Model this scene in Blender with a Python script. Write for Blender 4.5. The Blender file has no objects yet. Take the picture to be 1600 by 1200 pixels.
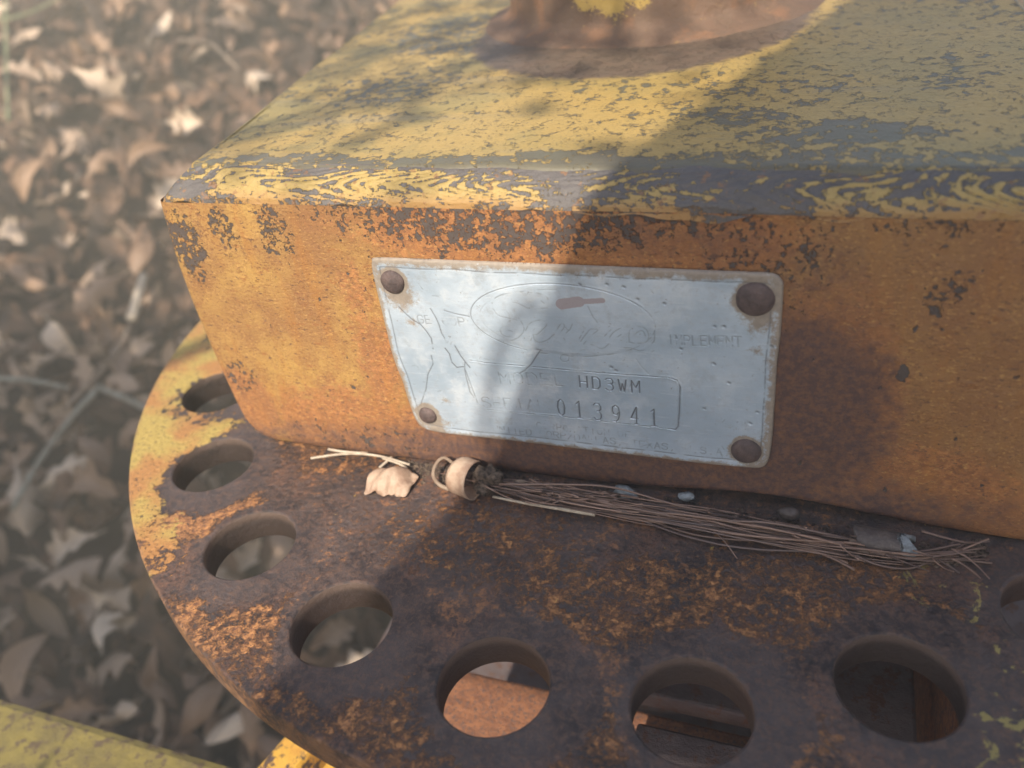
import bpy, bmesh, math, random
import numpy as np
from mathutils import Matrix, Vector, noise as mn

SC = bpy.context.scene
COL = SC.collection
R_ = math.radians
random.seed(7)
rng = np.random.default_rng(7)

# ------------------------------------------------------------------ camera
def rotm(rx, ry, rz):
    return Matrix.Rotation(rz, 3, 'Z') @ Matrix.Rotation(ry, 3, 'Y') @ Matrix.Rotation(rx, 3, 'X')
CAM_ROT = rotm(0.96017, 0.12038, 0.32719)
CAM_POS = Vector((0.11475, -0.19926, 0.19052))
FPX = 1289.86
cd = bpy.data.cameras.new('camera')
cam = bpy.data.objects.new('camera', cd); COL.objects.link(cam)
cam.matrix_world = Matrix.Translation(CAM_POS) @ CAM_ROT.to_4x4()
cd.sensor_width = 36; cd.lens = 36 * FPX / 1600
cd.clip_start = 0.005; cd.clip_end = 200
cd.dof.use_dof = True; cd.dof.focus_distance = 0.252; cd.dof.aperture_fstop = 9.0
SC.camera = cam

# ------------------------------------------------------------------ light
SUN = Vector((0.053, -0.739, 0.672)).normalized()
w = bpy.data.worlds.new('World'); SC.world = w; w.use_nodes = True
nt = w.node_tree; bg = nt.nodes['Background']
sky = nt.nodes.new('ShaderNodeTexSky'); sky.sky_type = 'NISHITA'; sky.sun_disc = False
sky.sun_elevation = math.asin(SUN.z); sky.sun_rotation = math.atan2(SUN.x, SUN.y)
sky.air_density = 0.95; sky.dust_density = 1.6; sky.ozone_density = 1.0
nt.links.new(sky.outputs[0], bg.inputs[0]); bg.inputs[1].default_value = 0.15
sd = bpy.data.lights.new('sun', 'SUN'); sd.energy = 4.2; sd.angle = R_(0.6); sd.color = (1, .90, .76)
so = bpy.data.objects.new('sun', sd); COL.objects.link(so)
so.rotation_euler = (-SUN).to_track_quat('-Z', 'Y').to_euler()
so.location = (0, -2, 2)
SC.view_settings.view_transform = 'Standard'; SC.view_settings.look = 'None'
SC.view_settings.exposure = 1.24; SC.view_settings.gamma = 1
SC.view_settings.use_curve_mapping = False
SC.render.engine = 'CYCLES'
SC.cycles.max_bounces = 6; SC.cycles.diffuse_bounces = 3; SC.cycles.glossy_bounces = 3
SC.cycles.transmission_bounces = 4; SC.cycles.volume_bounces = 0
SC.cycles.use_denoising = True

# ------------------------------------------------------------------ measuring helpers
def un(px, py, ax, val):
    d = CAM_ROT @ Vector(((px-800)/FPX, -(py-600)/FPX, -1))
    t = (val - CAM_POS[ax]) / d[ax]
    return CAM_POS + d*t
def F(px, py):                       # on the nameplate plane -> (x, z)
    p = un(px, py, 1, -.001); return (p.x, p.z)
def D(px, py, z=0.0):                # on the disc top
    p = un(px, py, 2, z); return (p.x, p.y, z)
def gz(x, y):
    return 1.6*math.tanh((-.296*x + .393*y)/1.6) - .678
def G(px, py, up=0.0):               # on the ground
    d = CAM_ROT @ Vector(((px-800)/FPX, -(py-600)/FPX, -1))
    t = .3
    while t < 12:
        p = CAM_POS + d*t
        if p.z < gz(p.x, p.y) + up: return p
        t += .01
    return p

# ------------------------------------------------------------------ object helpers
def tag(o, label=None, cat=None, group=None, kind=None):
    if label: o['label'] = label
    if cat: o['category'] = cat
    if group: o['group'] = group
    if kind: o['kind'] = kind
    return o
def empty(name, loc, **k):
    o = bpy.data.objects.new(name, None); o.empty_display_size = .01
    o.location = loc; COL.objects.link(o); tag(o, **k); return o
def obj(name, me, mat=None, parent=None, smooth=True, loc=None):
    o = bpy.data.objects.new(name, me); COL.objects.link(o)
    if mat is not None:
        me.materials.clear(); me.materials.append(mat)
    if smooth:
        me.polygons.foreach_set('use_smooth', np.ones(len(me.polygons), dtype=bool))
    if parent is not None:
        o.parent = parent
        o.matrix_parent_inverse = Matrix.Translation(-world_loc(parent))
    return o
def world_loc(o):
    v = Vector((0, 0, 0))
    if o.type == 'EMPTY': v = Vector(o.location)
    return v
def mesh(verts, faces):
    me = bpy.data.meshes.new('m')
    me.from_pydata([tuple(map(float, v)) for v in verts], [], [tuple(map(int, f)) for f in faces]); me.update(); return me
def grid_mesh(P, closed_u=False, flip=False):
    nv, nu = P.shape[:2]
    i = np.arange(nv*nu).reshape(nv, nu)
    a = i[:-1, :-1]; b = i[:-1, 1:]; c = i[1:, 1:]; d = i[1:, :-1]
    F4 = np.stack([a, b, c, d], -1).reshape(-1, 4)
    if closed_u:
        F4 = np.concatenate([F4, np.stack([i[:-1, -1], i[:-1, 0], i[1:, 0], i[1:, -1]], -1)])
    if flip: F4 = F4[:, ::-1]
    return np_mesh(P.reshape(-1, 3), F4)
def np_mesh(V, F4):
    me = bpy.data.meshes.new('m')
    n = len(F4)
    me.vertices.add(len(V)); me.vertices.foreach_set('co', V.astype(np.float32).ravel())
    me.loops.add(n*4); me.loops.foreach_set('vertex_index', F4.astype(np.int32).ravel())
    me.polygons.add(n); me.polygons.foreach_set('loop_start', np.arange(0, n*4, 4, dtype=np.int32))
    me.polygons.foreach_set('loop_total', np.full(n, 4, dtype=np.int32))
    me.update(); me.validate(); return me
def tube(pts, r0, r1=None, seg=6, taper_end=True):
    """tapered tube through pts"""
    r1 = r0 if r1 is None else r1
    pts = [Vector(p) for p in pts]; n = len(pts); V = []; Fc = []
    up = Vector((.13, .2, .97)).normalized()
    for k, p in enumerate(pts):
        t = (pts[min(k+1, n-1)] - pts[max(k-1, 0)]).normalized()
        a = t.cross(up).normalized(); b = t.cross(a)
        f = k/(n-1); r = r0*(1-f) + r1*f
        for s in range(seg):
            an = 2*math.pi*s/seg
            V.append(p + a*math.cos(an)*r + b*math.sin(an)*r)
    for k in range(n-1):
        for s in range(seg):
            s2 = (s+1) % seg
            Fc.append((k*seg+s, k*seg+s2, (k+1)*seg+s2, (k+1)*seg+s))
    Fc.append(tuple(range(seg))[::-1]); Fc.append(tuple((n-1)*seg+s for s in range(seg)))
    return V, Fc
def spline(pts, n=14):
    """Catmull-Rom resample"""
    P = [np.array(p, float) for p in pts]
    P = [2*P[0]-P[1]] + P + [2*P[-1]-P[-2]]
    out = []
    m = len(P)-3
    for k in range(n+1):
        u = k/n*m; i = min(int(u), m-1); t = u-i
        a, b, c, d = P[i:i+4]
        out.append(.5*((2*b)+(-a+c)*t+(2*a-5*b+4*c-d)*t*t+(-a+3*b-3*c+d)*t**3))
    return out

# ------------------------------------------------------------------ material helpers
class NG:
    def __init__(s, name):
        s.m = bpy.data.materials.new(name); s.m.use_nodes = True
        s.t = s.m.node_tree; s.b = s.t.nodes['Principled BSDF']
        tc = s.t.nodes.new('ShaderNodeTexCoord'); s.P = tc.outputs['Object']
    def N(s, ty, **k):
        n = s.t.nodes.new(ty)
        for a, v in k.items(): setattr(n, a, v)
        return n
    def put(s, sock, v):
        if v is None: return
        if isinstance(v, bpy.types.NodeSocket): s.t.links.new(v, sock)
        else:
            if sock.type == 'RGBA' and len(v) == 3: v = (*v, 1)
            sock.default_value = v
    def math(s, op, a, b=None, c=None, clamp=False):
        n = s.N('ShaderNodeMath', operation=op, use_clamp=clamp)
        for i, v in enumerate((a, b, c)): s.put(n.inputs[i], v)
        return n.outputs[0]
    def vm(s, op, a, b=None, out=0):
        n = s.N('ShaderNodeVectorMath', operation=op)
        s.put(n.inputs[0], a); s.put(n.inputs[1], b)
        return n.outputs[out]
    def mix(s, f, a, b):
        n = s.N('ShaderNodeMix', data_type='RGBA')
        s.put(n.inputs[0], f); s.put(n.inputs[6], a); s.put(n.inputs[7], b); return n.outputs[2]
    def noise(s, v, scale, detail=6, rough=.6, dist=0, color=False):
        n = s.N('ShaderNodeTexNoise')
        s.put(n.inputs['Vector'], v); n.inputs['Scale'].default_value = scale
        n.inputs['Detail'].default_value = detail; n.inputs['Roughness'].default_value = rough
        n.inputs['Distortion'].default_value = dist
        return n.outputs[1 if color else 0]
    def vor(s, v, scale, feature='F1', out=0):
        n = s.N('ShaderNodeTexVoronoi', feature=feature)
        s.put(n.inputs['Vector'], v); n.inputs['Scale'].default_value = scale
        return n.outputs[out]
    def step(s, f, lo, hi, a=0., b=1.):
        n = s.N('ShaderNodeMapRange', interpolation_type='SMOOTHSTEP')
        s.put(n.inputs[0], f)
        for i, v in zip((1, 2, 3, 4), (lo, hi, a, b)): s.put(n.inputs[i], v)
        return n.outputs[0]
    def scale(s, v, xyz): return s.vm('MULTIPLY', v, xyz)
    def warp(s, v, scale, amt):
        c = s.noise(v, scale, 4, .6, color=True)
        c = s.vm('SUBTRACT', c, (.5, .5, .5)); c = s.vm('MULTIPLY', c, (amt*2,)*3)
        return s.vm('ADD', v, c)
    def zone(s, v, zs):
        """zs: (centre xyz, radii xyz, strength) soft ellipsoids, max-combined"""
        acc = None
        for c, r, k in zs:
            d = s.vm('SUBTRACT', v, c); d = s.vm('DIVIDE', d, r); d = s.vm('LENGTH', d, out=1)
            f = s.step(d, 1.0, .35, 0., k)
            acc = f if acc is None else s.math('MAXIMUM', acc, f)
        return acc
    def xyz(s, v):
        n = s.N('ShaderNodeSeparateXYZ'); s.put(n.inputs[0], v); return n.outputs
    def attr(s, name, out=0):
        n = s.N('ShaderNodeAttribute'); n.attribute_name = name; return n.outputs[out]
    def bump(s, h, dist, strength=1., normal=None):
        n = s.N('ShaderNodeBump'); s.put(n.inputs['Height'], h)
        n.inputs['Distance'].default_value = dist; n.inputs['Strength'].default_value = strength
        if normal is not None: s.put(n.inputs['Normal'], normal)
        return n.outputs[0]
    def out(s, col=None, rough=None, metal=None, normal=None, spec=None):
        s.put(s.b.inputs['Base Color'], col); s.put(s.b.inputs['Roughness'], rough)
        s.put(s.b.inputs['Metallic'], metal); s.put(s.b.inputs['Normal'], normal)
        s.put(s.b.inputs['Specular IOR Level'], spec)
        return s.m

YEL = (.42, .255, .075); OCH = (.265, .135, .055); ORG = (.40, .165, .04); RUST = (.20, .085, .04)
DARK = (.055, .043, .043); GREY = (.10, .088, .08)

def mat_face():
    g = NG('weathered_yellow_front_paint'); P = g.P
    W = g.warp(P, 45, .006)
    big = g.noise(P, 22, 4, .55)
    fine = g.noise(g.scale(P, (1, 1, 1.2)), 420, 6, .7)
    # where paint has turned to orange rust
    rust = g.zone(W, [((.05, 0, .093), (.10, .05, .020), .95), ((-.085, 0, .015), (.03, .05, .03), .8), ((.045, 0, .008), (.16, .05, .034), 1.),
                      ((.118, 0, .045), (.034, .05, .055), 1.), ((.15, 0, .012), (.06, .05, .03), .7), ((-.04, 0, .01), (.05, .05, .04), .8),
                      ((-.02, 0, .05), (.014, .05, .05), .6), ((.16, 0, .01), (.05, .05, .035), .55)])
    rust = g.math('ADD', rust, g.math('MULTIPLY', g.math('SUBTRACT', big, .5), 1.1), clamp=True)
    dark = g.zone(W, [((.114, 0, .038), (.038, .05, .056), 1.), ((.115, 0, .066), (.03, .05, .04), .5), ((.06, 0, .004), (.15, .05, .026), 1.),
                      ((.12, 0, .008), (.09, .05, .016), .6), ((-.06, 0, .004), (.05, .05, .015), .5), ((.085, 0, .092), (.05, .05, .012), .35)])
    dark = g.math('ADD', dark, g.math('MULTIPLY', g.math('SUBTRACT', g.noise(P, 60, 5, .6), .5), .9), clamp=True)
    c = g.mix(g.step(big, .35, .65), YEL, OCH)
    c = g.mix(g.step(g.math('ADD', g.xyz(P)[0], g.math('MULTIPLY', g.math('SUBTRACT', big, .5), .12)), -.05, .03, 0, .8), c, OCH)
    rmask = g.step(g.math('ADD', rust, g.math('MULTIPLY', g.math('SUBTRACT', fine, .5), 1.1)), .30, .68)
    c = g.mix(rmask, c, g.mix(g.step(fine, .3, .7), (.20, .08, .035), (.44, .195, .065)))
    # fine brown speckle
    sp = g.step(g.noise(g.scale(P, (.8, 1, 1.5)), 700, 4, .7), .55, .66)
    c = g.mix(g.math('MULTIPLY', sp, .8), c, (.20, .095, .035))
    sp2 = g.step(g.noise(g.scale(P, (.6, 1, 1.2)), 300, 5, .75), .55, .68)
    c = g.mix(g.math('MULTIPLY', sp2, .7), c, (.26, .10, .035))
    mot = g.step(g.noise(P, 75, 6, .75), .42, .66, 0, .55)
    c = g.mix(mot, c, (.21, .095, .042))
    stk = g.step(g.noise(g.scale(P, (2.5, 1, .35)), 60, 5, .6), .48, .72, 0, .42)
    c = g.mix(stk, c, (.34, .145, .035))
    pin = g.step(g.noise(g.scale(P, (.7, 1, 1.3)), 1250, 3, .7), .53, .63)
    pin = g.math('MULTIPLY', pin, g.step(g.noise(P, 90, 4, .7), .38, .60, .25, .9))
    c = g.mix(pin, c, (.17, .075, .035))
    pin2 = g.step(g.noise(g.scale(P, (.6, 1, 1.2)), 620, 3, .7), .61, .66, 0, .9)
    c = g.mix(pin2, c, (.12, .062, .04))
    lite = g.step(g.noise(g.scale(P, (.7, 1, 1.3)), 950, 3, .7), .56, .66, 0, .5)
    c = g.mix(lite, c, (.52, .30, .10))
    # dark brown grime
    dark = g.math('ADD', dark, g.math('MULTIPLY', g.math('SUBTRACT', g.noise(P, 230, 5, .7), .5), g.step(dark, 0, .4, 0, 1.1)))
    dm = g.step(g.math('ADD', dark, g.math('MULTIPLY', g.math('SUBTRACT', fine, .5), 1.3)), .12, .95)
    c = g.mix(g.math('MULTIPLY', dm, .92), c, g.mix(g.step(g.noise(P, 420, 5, .75), .4, .68), (.068, .045, .046), (.17, .085, .05)))
    # chips of bare dark metal, crowded under the weld
    cz = g.zone(W, [((-.0925, 0, .05), (.0045, .05, .07), .8), ((-.08, 0, .03), (.012, .05, .012), .5), ((.03, 0, .101), (.10, .05, .025), .62), ((-.082, 0, .085), (.012, .05, .02), .66), ((-.064, 0, .09), (.009, .05, .014), .6),
                    ((-.045, 0, .092), (.012, .05, .018), .55), ((.103, 0, .09), (.035, .05, .03), .45), ((.15, 0, .10), (.05, .05, .012), .42),
                    ((.147, 0, .082), (.009, .05, .012), .5), ((.1395, 0, .056), (.0022, .05, .005), .95), ((-.08, 0, .075), (.008, .05, .012), .5),
                    ((-.035, 0, .008), (.06, .05, .012), .4), ((.165, 0, .068), (.01, .05, .03), .3)])
    ch = g.math('ADD', g.math('MULTIPLY', g.noise(P, 560, 5, .7), .62), g.math('MULTIPLY', g.noise(P, 170, 3, .6), .38))
    chip = g.step(g.math('ADD', ch, g.math('MULTIPLY', cz, .36)), .70, .725)
    chip2 = g.step(g.noise(g.scale(P, (1, 1, .7)), 330, 3, .5), .70, .73)
    chip = g.math('MAXIMUM', chip, chip2)
    c = g.mix(chip, c, g.mix(fine, (.060, .046, .042), (.105, .082, .07)))
    # scratch lines
    h = g.math('SUBTRACT', g.math('MULTIPLY', fine, .35), g.math('MULTIPLY', chip, .6))
    h = g.math('ADD', h, g.math('MULTIPLY', g.noise(P, 1500, 2, .5), .12))
    h = g.math('ADD', h, g.math('MULTIPLY', g.noise(P, 60, 3, .5), .8))
    ro = g.mix(chip, (.50,)*3, (.55,)*3)
    ro = g.mix(rmask, ro, (.72,)*3)
    return g.out(c, ro, 0., g.bump(h, .0009, 1.), .42)

def mat_bead():
    g = NG('chipped_yellow_weld_paint'); P = g.P
    rip = g.attr('ripple', 2)
    n = g.math('ADD', g.math('MULTIPLY', g.noise(g.scale(P, (.6, 1, 1.)), 210, 6, .7, .2), .55), g.math('MULTIPLY', g.noise(P, 480, 6, .8), .55))
    big = g.noise(g.scale(P, (.6, 1, 1)), 30, 3, .5)
    x = g.xyz(P)[0]
    edge = g.attr('edge', 2)
    v = g.math('ADD', g.math('MULTIPLY', rip, .24), g.math('MULTIPLY', n, 1.0))
    v = g.math('ADD', v, g.math('MULTIPLY', g.math('SUBTRACT', big, .5), .75))
    v = g.math('SUBTRACT', v, g.step(x, .03, .14, 0., .045))
    v = g.math('SUBTRACT', v, g.math('ADD', g.math('MULTIPLY', edge, .16), .02))
    v = g.math('ADD', v, g.math('MULTIPLY', g.attr('low', 2), .05))
    pm = g.step(v, .552, .572)
    fine = g.noise(P, 500, 4, .6)
    low = g.attr('low', 2)
    yc = g.mix(fine, (.29, .20, .06), (.43, .30, .10))
    yc = g.mix(low, yc, (.33, .18, .06))
    dc = g.mix(g.noise(P, 80, 4, .6), (.07, .062, .058), (.135, .118, .105))
    c = g.mix(pm, dc, yc)
    c = g.mix(g.step(g.noise(P, 330, 3, .6), .60, .66, 0, .7), c, (.24, .12, .05))
    h = g.math('ADD', g.math('MULTIPLY', pm, .5), g.math('MULTIPLY', fine, .4))
    h = g.math('ADD', h, g.math('MULTIPLY', g.noise(P, 160, 6, .8), 1.1))
    ro = g.mix(pm, (.5,)*3, (.5,)*3)
    return g.out(c, ro, 0., g.bump(h, .0007, 1), .5)

def mat_top():
    g = NG('flaking_yellow_top_paint'); P = g.P
    W = g.warp(P, 30, .01)
    S = g.scale(P, (.6, 1.0, 1))
    big = g.noise(S, 16, 4, .6)
    fine = g.noise(P, 480, 5, .7)
    cz = g.zone(W, [((.04, .011, .11), (.16, .011, .05), .48), ((.14, .016, .11), (.09, .014, .05), .36), ((-.03, .012, .11), (.06, .008, .05), .4), ((.12, .035, .11), (.035, .016, .05), .42), ((.09, .05, .11), (.03, .012, .05), .25),
                    ((.15, .09, .11), (.02, .03, .05), .3), ((-.04, .09, .11), (.04, .04, .05), .16), ((.045, .155, .11), (.085, .078, .05), .12),
                    ((-.05, .17, .11), (.045, .06, .05), .22)])
    n = g.noise(g.scale(P, (1., .9, 1)), 210, 8, .76, .15)
    n2 = g.noise(g.scale(P, (1., .8, 1)), 520, 5, .7)
    v = g.math('ADD', n, g.math('MULTIPLY', cz, .36))
    v = g.math('ADD', v, g.math('MULTIPLY', g.math('SUBTRACT', big, .5), .34))
    bare = g.step(v, .57, .595)
    bare2 = g.step(g.math('ADD', n2, g.math('MULTIPLY', g.math('SUBTRACT', n, .5), .7)), .585, .63, 0, .6)
    bare = g.math('MAXIMUM', bare, bare2)
    yc = g.mix(fine, (.31, .205, .060), (.44, .30, .10))
    yc = g.mix(g.step(big, .4, .62, 0, .55), yc, (.40, .25, .06))
    olive = g.step(g.noise(P, 26, 6, .7), .44, .62, 0, .6)
    y = g.xyz(P)
    left = g.math('MULTIPLY', olive, g.step(y[0], .07, -.05, .45, 1.))  # olive mottling, stronger towards the left
    yc = g.mix(left, yc, (.20, .175, .07))
    bc = g.mix(g.noise(P, 90, 4, .6), (.085, .075, .052), (.155, .135, .09))
    bc = g.mix(g.math('MULTIPLY', olive, .5), bc, (.12, .12, .07))
    c = g.mix(bare, yc, bc)
    pit = g.step(g.noise(g.scale(P, (.8, 1, 1)), 1100, 3, .7), .55, .64)
    pit = g.math('MULTIPLY', pit, g.step(g.noise(P, 70, 4, .7), .36, .62, .1, .8))
    c = g.mix(pit, c, (.15, .12, .06))
    # broad rub marks
    rub = g.step(g.noise(g.scale(P, (.25, 2.2, 1)), 40, 4, .6), .56, .72, 0, .35)
    c = g.mix(rub, c, (.22, .19, .13))
    # rust bloom around the pivot
    d = g.vm('LENGTH', g.vm('MULTIPLY', g.vm('SUBTRACT', g.warp(P, 160, .006), (.036, .172, .11)), (1, .87, 0)), out=1)
    rm = g.step(d, .073, .068)
    c = g.mix(rm, c, g.mix(g.noise(P, 120, 5, .7), (.085, .072, .052), (.16, .10, .065)))
    h = g.math('SUBTRACT', g.math('MULTIPLY', fine, .35), g.math('MULTIPLY', bare, .7))
    h = g.math('ADD', h, g.math('MULTIPLY', g.noise(P, 90, 4, .6), .6))
    return g.out(c, g.mix(bare, (.55,)*3, (.5,)*3), 0., g.bump(h, .0006, .9), .42)

def mat_boss():
    g = NG('rusty_pivot_paint'); P = g.P
    fine = g.noise(P, 420, 5, .7)
    c = g.mix(g.noise(P, 90, 5, .7), (.11, .08, .055), (.19, .11, .07))
    c = g.mix(g.step(g.noise(P, 55, 4, .6), .52, .64), c, (.21, .115, .065))
    z = g.zone(g.warp(P, 140, .006), [((.030, .145, .128), (.026, .03, .014), .9), ((.08, .165, .135), (.02, .03, .012), .6)])
    y = g.step(g.math('ADD', z, g.math('MULTIPLY', g.math('SUBTRACT', g.noise(P, 240, 6, .8), .5), 3.4)), .5, .56)
    c = g.mix(y, c, g.mix(fine, (.34, .23, .06), (.48, .33, .10)))
    h = g.math('ADD', fine, g.noise(P, 130, 5, .7))
    return g.out(c, .7, 0., g.bump(h, .0009, .9), .3)

RC = (.05056, .11153); RH = .1919; RHO = .01559; PH0 = 3.59308; STP = .27206
def mat_disc():
    g = NG('rusty_index_disc_paint'); P = g.P
    W = g.warp(P, 50, .012)
    q = g.vm('SUBTRACT', P, (RC[0], RC[1], 0)); qx = g.xyz(q)
    rad = g.math('SQRT', g.math('ADD', g.math('MULTIPLY', qx[0], qx[0]), g.math('MULTIPLY', qx[1], qx[1])))
    ang = g.math('ARCTAN2', qx[1], qx[0])
    a = g.math('SUBTRACT', ang, PH0 - STP*40.5)
    a = g.math('SUBTRACT', g.math('MODULO', a, STP), STP/2)
    tx = g.math('SUBTRACT', g.math('MULTIPLY', rad, g.math('COSINE', a)), RH)
    ty = g.math('MULTIPLY', rad, g.math('SINE', a))
    hd = g.math('SQRT', g.math('ADD', g.math('MULTIPLY', tx, tx), g.math('MULTIPLY', ty, ty)))
    hd = g.math('ADD', hd, g.math('MULTIPLY', g.math('SUBTRACT', g.noise(P, 120, 4, .6), .5), .010))
    halo = g.step(hd, .0265, .0175)
    fine = g.noise(P, 520, 6, .75)
    n1 = g.noise(P, 120, 8, .75, .3)
    n2 = g.noise(P, 420, 6, .75, .2)
    yz = g.zone(W, [((-.155, .06, 0), (.05, .09, .05), 1.), ((-.125, .0, 0), (.042, .045, .05), .95), ((-.118, -.03, 0), (.04, .05, .05), .75), ((-.10, -.06, 0), (.04, .03, .05), .5)])
    oz = g.zone(W, [((.08, -.045, 0), (.07, .03, .05), .5), ((.05, -.10, 0), (.12, .02, .05), .5), ((-.085, -.035, 0), (.035, .035, .05), .75), ((-.045, -.08, 0), (.04, .025, .05), .6),
                    ((-.05, -.0, 0), (.05, .02, .05), .5), ((.13, -.03, 0), (.05, .03, .05), .45), ((.02, -.03, 0), (.06, .03, .05), .4), ((.09, -.09, 0), (.11, .03, .05), .35), ((-.02, -.09, 0), (.04, .03, .05), .45), ((.12, -.10, 0), (.08, .02, .05), .4)])
    rz = g.zone(W, [((.185, -.055, 0), (.035, .06, .05), .6), ((.16, -.02, 0), (.03, .02, .05), .4)])
    base = g.mix(g.step(n1, .38, .66), (.023, .018, .020), (.078, .054, .048))
    base = g.mix(g.step(g.noise(P, 24, 4, .6), .4, .6, 0, .5), base, (.095, .075, .072))
    c = g.mix(g.step(n2, .45, .62, 0, .65), base, (.14, .08, .055))
    ov = g.math('ADD', g.math('MULTIPLY', oz, .30), g.math('ADD', g.math('MULTIPLY', n1, .5), g.math('MULTIPLY', n2, .5)))
    ov = g.math('SUBTRACT', ov, g.math('MULTIPLY', halo, .35))
    om = g.step(ov, .60, .70)
    c = g.mix(om, c, g.mix(g.step(fine, .35, .65), (.12, .052, .032), (.50, .23, .08)))
    fl = g.step(g.math('SUBTRACT', g.math('ADD', g.noise(P, 300, 7, .8), g.math('MULTIPLY', g.math('SUBTRACT', g.noise(P, 45, 4, .6), .5), .5)), g.math('MULTIPLY', halo, .12)), .545, .64, 0, .8)
    c = g.mix(fl, c, g.mix(n1, (.20, .085, .04), (.42, .20, .075)))
    yv = g.math('ADD', g.math('MULTIPLY', yz, .42), g.math('ADD', g.math('MULTIPLY', n1, .65), g.math('MULTIPLY', n2, .35)))
    yv = g.math('SUBTRACT', yv, g.math('MULTIPLY', halo, .22))
    yv = g.math('ADD', yv, g.math('MULTIPLY', g.math('SUBTRACT', g.noise(P, 230, 6, .8), .5), .5))
    ym = g.step(yv, .645, .68)
    c = g.mix(ym, c, g.mix(g.step(g.noise(P, 40, 3, .5), .42, .6), (.42, .30, .08), (.40, .19, .06)))
    rv = g.math('ADD', g.math('MULTIPLY', rz, .28), g.math('ADD', g.math('MULTIPLY', g.noise(P, 105, 5, .6, 1.2), .8), g.math('MULTIPLY', n2, .2)))
    ymr = g.step(rv, .685, .705)
    c = g.mix(ymr, c, (.30, .24, .08))
    red = g.step(g.math('SUBTRACT', g.noise(P, 38, 6, .75), g.math('MULTIPLY', halo, .12)), .46, .60, 0, .55)
    red = g.math('MULTIPLY', red, g.step(g.noise(P, 850, 4, .75), .40, .60))
    c = g.mix(g.math('MULTIPLY', red, g.math('SUBTRACT', 1., g.math('MAXIMUM', ym, om))), c, (.21, .10, .06))
    pk = g.step(g.noise(P, 700, 3, .7), .585, .64)
    c = g.mix(g.math('MULTIPLY', pk, g.math('MULTIPLY', g.math('MAXIMUM', om, ym), .85)), c, (.05, .04, .035))
    # rim
    rim = g.step(rad, .2215, .2235)
    c = g.mix(g.math('MULTIPLY', rim, g.step(n1, .42, .6)), c, (.24, .125, .065))
    # walls of the holes: sunlit lip and shaded lower wall put into the colour
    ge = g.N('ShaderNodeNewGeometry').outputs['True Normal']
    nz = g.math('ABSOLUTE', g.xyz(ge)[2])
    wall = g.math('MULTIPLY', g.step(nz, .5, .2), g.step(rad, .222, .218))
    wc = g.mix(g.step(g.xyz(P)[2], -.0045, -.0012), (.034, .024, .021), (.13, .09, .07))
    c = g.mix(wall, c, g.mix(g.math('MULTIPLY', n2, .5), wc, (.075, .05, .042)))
    h = g.math('ADD', g.math('MULTIPLY', fine, .7), g.math('MULTIPLY', n2, .8))
    pit = g.step(g.vor(P, 360), .1, .5)
    h = g.math('ADD', h, g.math('MULTIPLY', pit, g.math('SUBTRACT', .4, g.math('MULTIPLY', halo, .38))))
    h = g.math('ADD', h, g.math('MULTIPLY', g.math('MAXIMUM', om, ym), .7))
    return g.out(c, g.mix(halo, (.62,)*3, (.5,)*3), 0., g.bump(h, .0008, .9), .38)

def mat_plate():
    g = NG('worn_aluminium_nameplate'); P = g.P
    at = g.N('ShaderNodeAttribute'); at.attribute_name = 'wear'
    sp = g.N('ShaderNodeSeparateColor'); g.put(sp.inputs[0], at.outputs['Color'])
    line, stain, red = sp.outputs
    big = g.noise(P, 35, 4, .6)
    fine = g.noise(P, 900, 4, .7)
    brush = g.noise(g.scale(P, (.3, 1, 3)), 500, 3, .6)
    x = g.xyz(P)
    c = g.mix(g.step(big, .35, .65), (.36, .445, .53), (.52, .60, .68))
    c = g.mix(g.step(g.noise(g.warp(P, 40, .01), 70, 5, .7), .50, .66, 0, .55), c, (.66, .70, .73))
    c = g.mix(g.step(g.noise(P, 110, 6, .75), .55, .68, 0, .45), c, (.33, .36, .38))
    bl = g.math('MULTIPLY', g.zone(P, [((.085, 0, .04), (.05, .05, .05), .8)]), .5)
    c = g.mix(bl, c, (.40, .50, .60))
    c = g.mix(g.step(g.noise(g.scale(P, (1, 1, 1.6)), 420, 5, .7), .50, .70, 0, .4), c, (.40, .43, .47))
    c = g.mix(g.step(g.noise(P, 700, 3, .6), .67, .72, 0, .55), c, (.16, .14, .13))
    c = g.mix(g.step(brush, .55, .75, 0, .3), c, (.70, .74, .78))
    sm = g.step(g.math('ADD', stain, g.math('MULTIPLY', g.math('SUBTRACT', g.noise(P, 260, 6, .8), .5), 1.9)), .30, .72)
    c = g.mix(g.math('MULTIPLY', sm, .88), c, g.mix(g.noise(P, 600, 4, .7), (.12, .085, .06), (.36, .28, .19)))
    rr = g.step(g.math('ADD', red, g.math('MULTIPLY', g.math('SUBTRACT', g.noise(P, 500, 4, .7), .5), .9)), .4, .7)
    c = g.mix(g.math('MULTIPLY', rr, .7), c, (.34, .25, .25))
    c = g.mix(g.math('MULTIPLY', line, 1.15, clamp=True), c, (.10, .10, .11))
    h = g.math('ADD', g.math('MULTIPLY', g.noise(P, 300, 4, .6), .5), g.math('MULTIPLY', fine, .3))
    ro = g.mix(sm, g.mix(big, (.36,)*3, (.52,)*3), (.7,)*3)
    me = g.mix(sm, (.35,)*3, (.05,)*3)
    return g.out(c, ro, me, g.bump(h, .00035, .8), .5)

def simple(name, c1, c2, scale, rough=.7, bump=.0005, spec=.3, c3=None, trans=0., thr=None):
    g = NG(name); P = g.P
    n = g.noise(P, scale, 5, .65)
    c = g.mix(g.step(n, .35, .65), c1, c2)
    if c3 is not None: c = g.mix(g.step(g.noise(P, scale*2.7, 5, .7), *(thr or (.52, .6))), c, c3)
    m = g.out(c, rough, 0., g.bump(g.noise(P, scale*3, 5, .7), bump, .8), spec)
    return m

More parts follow.
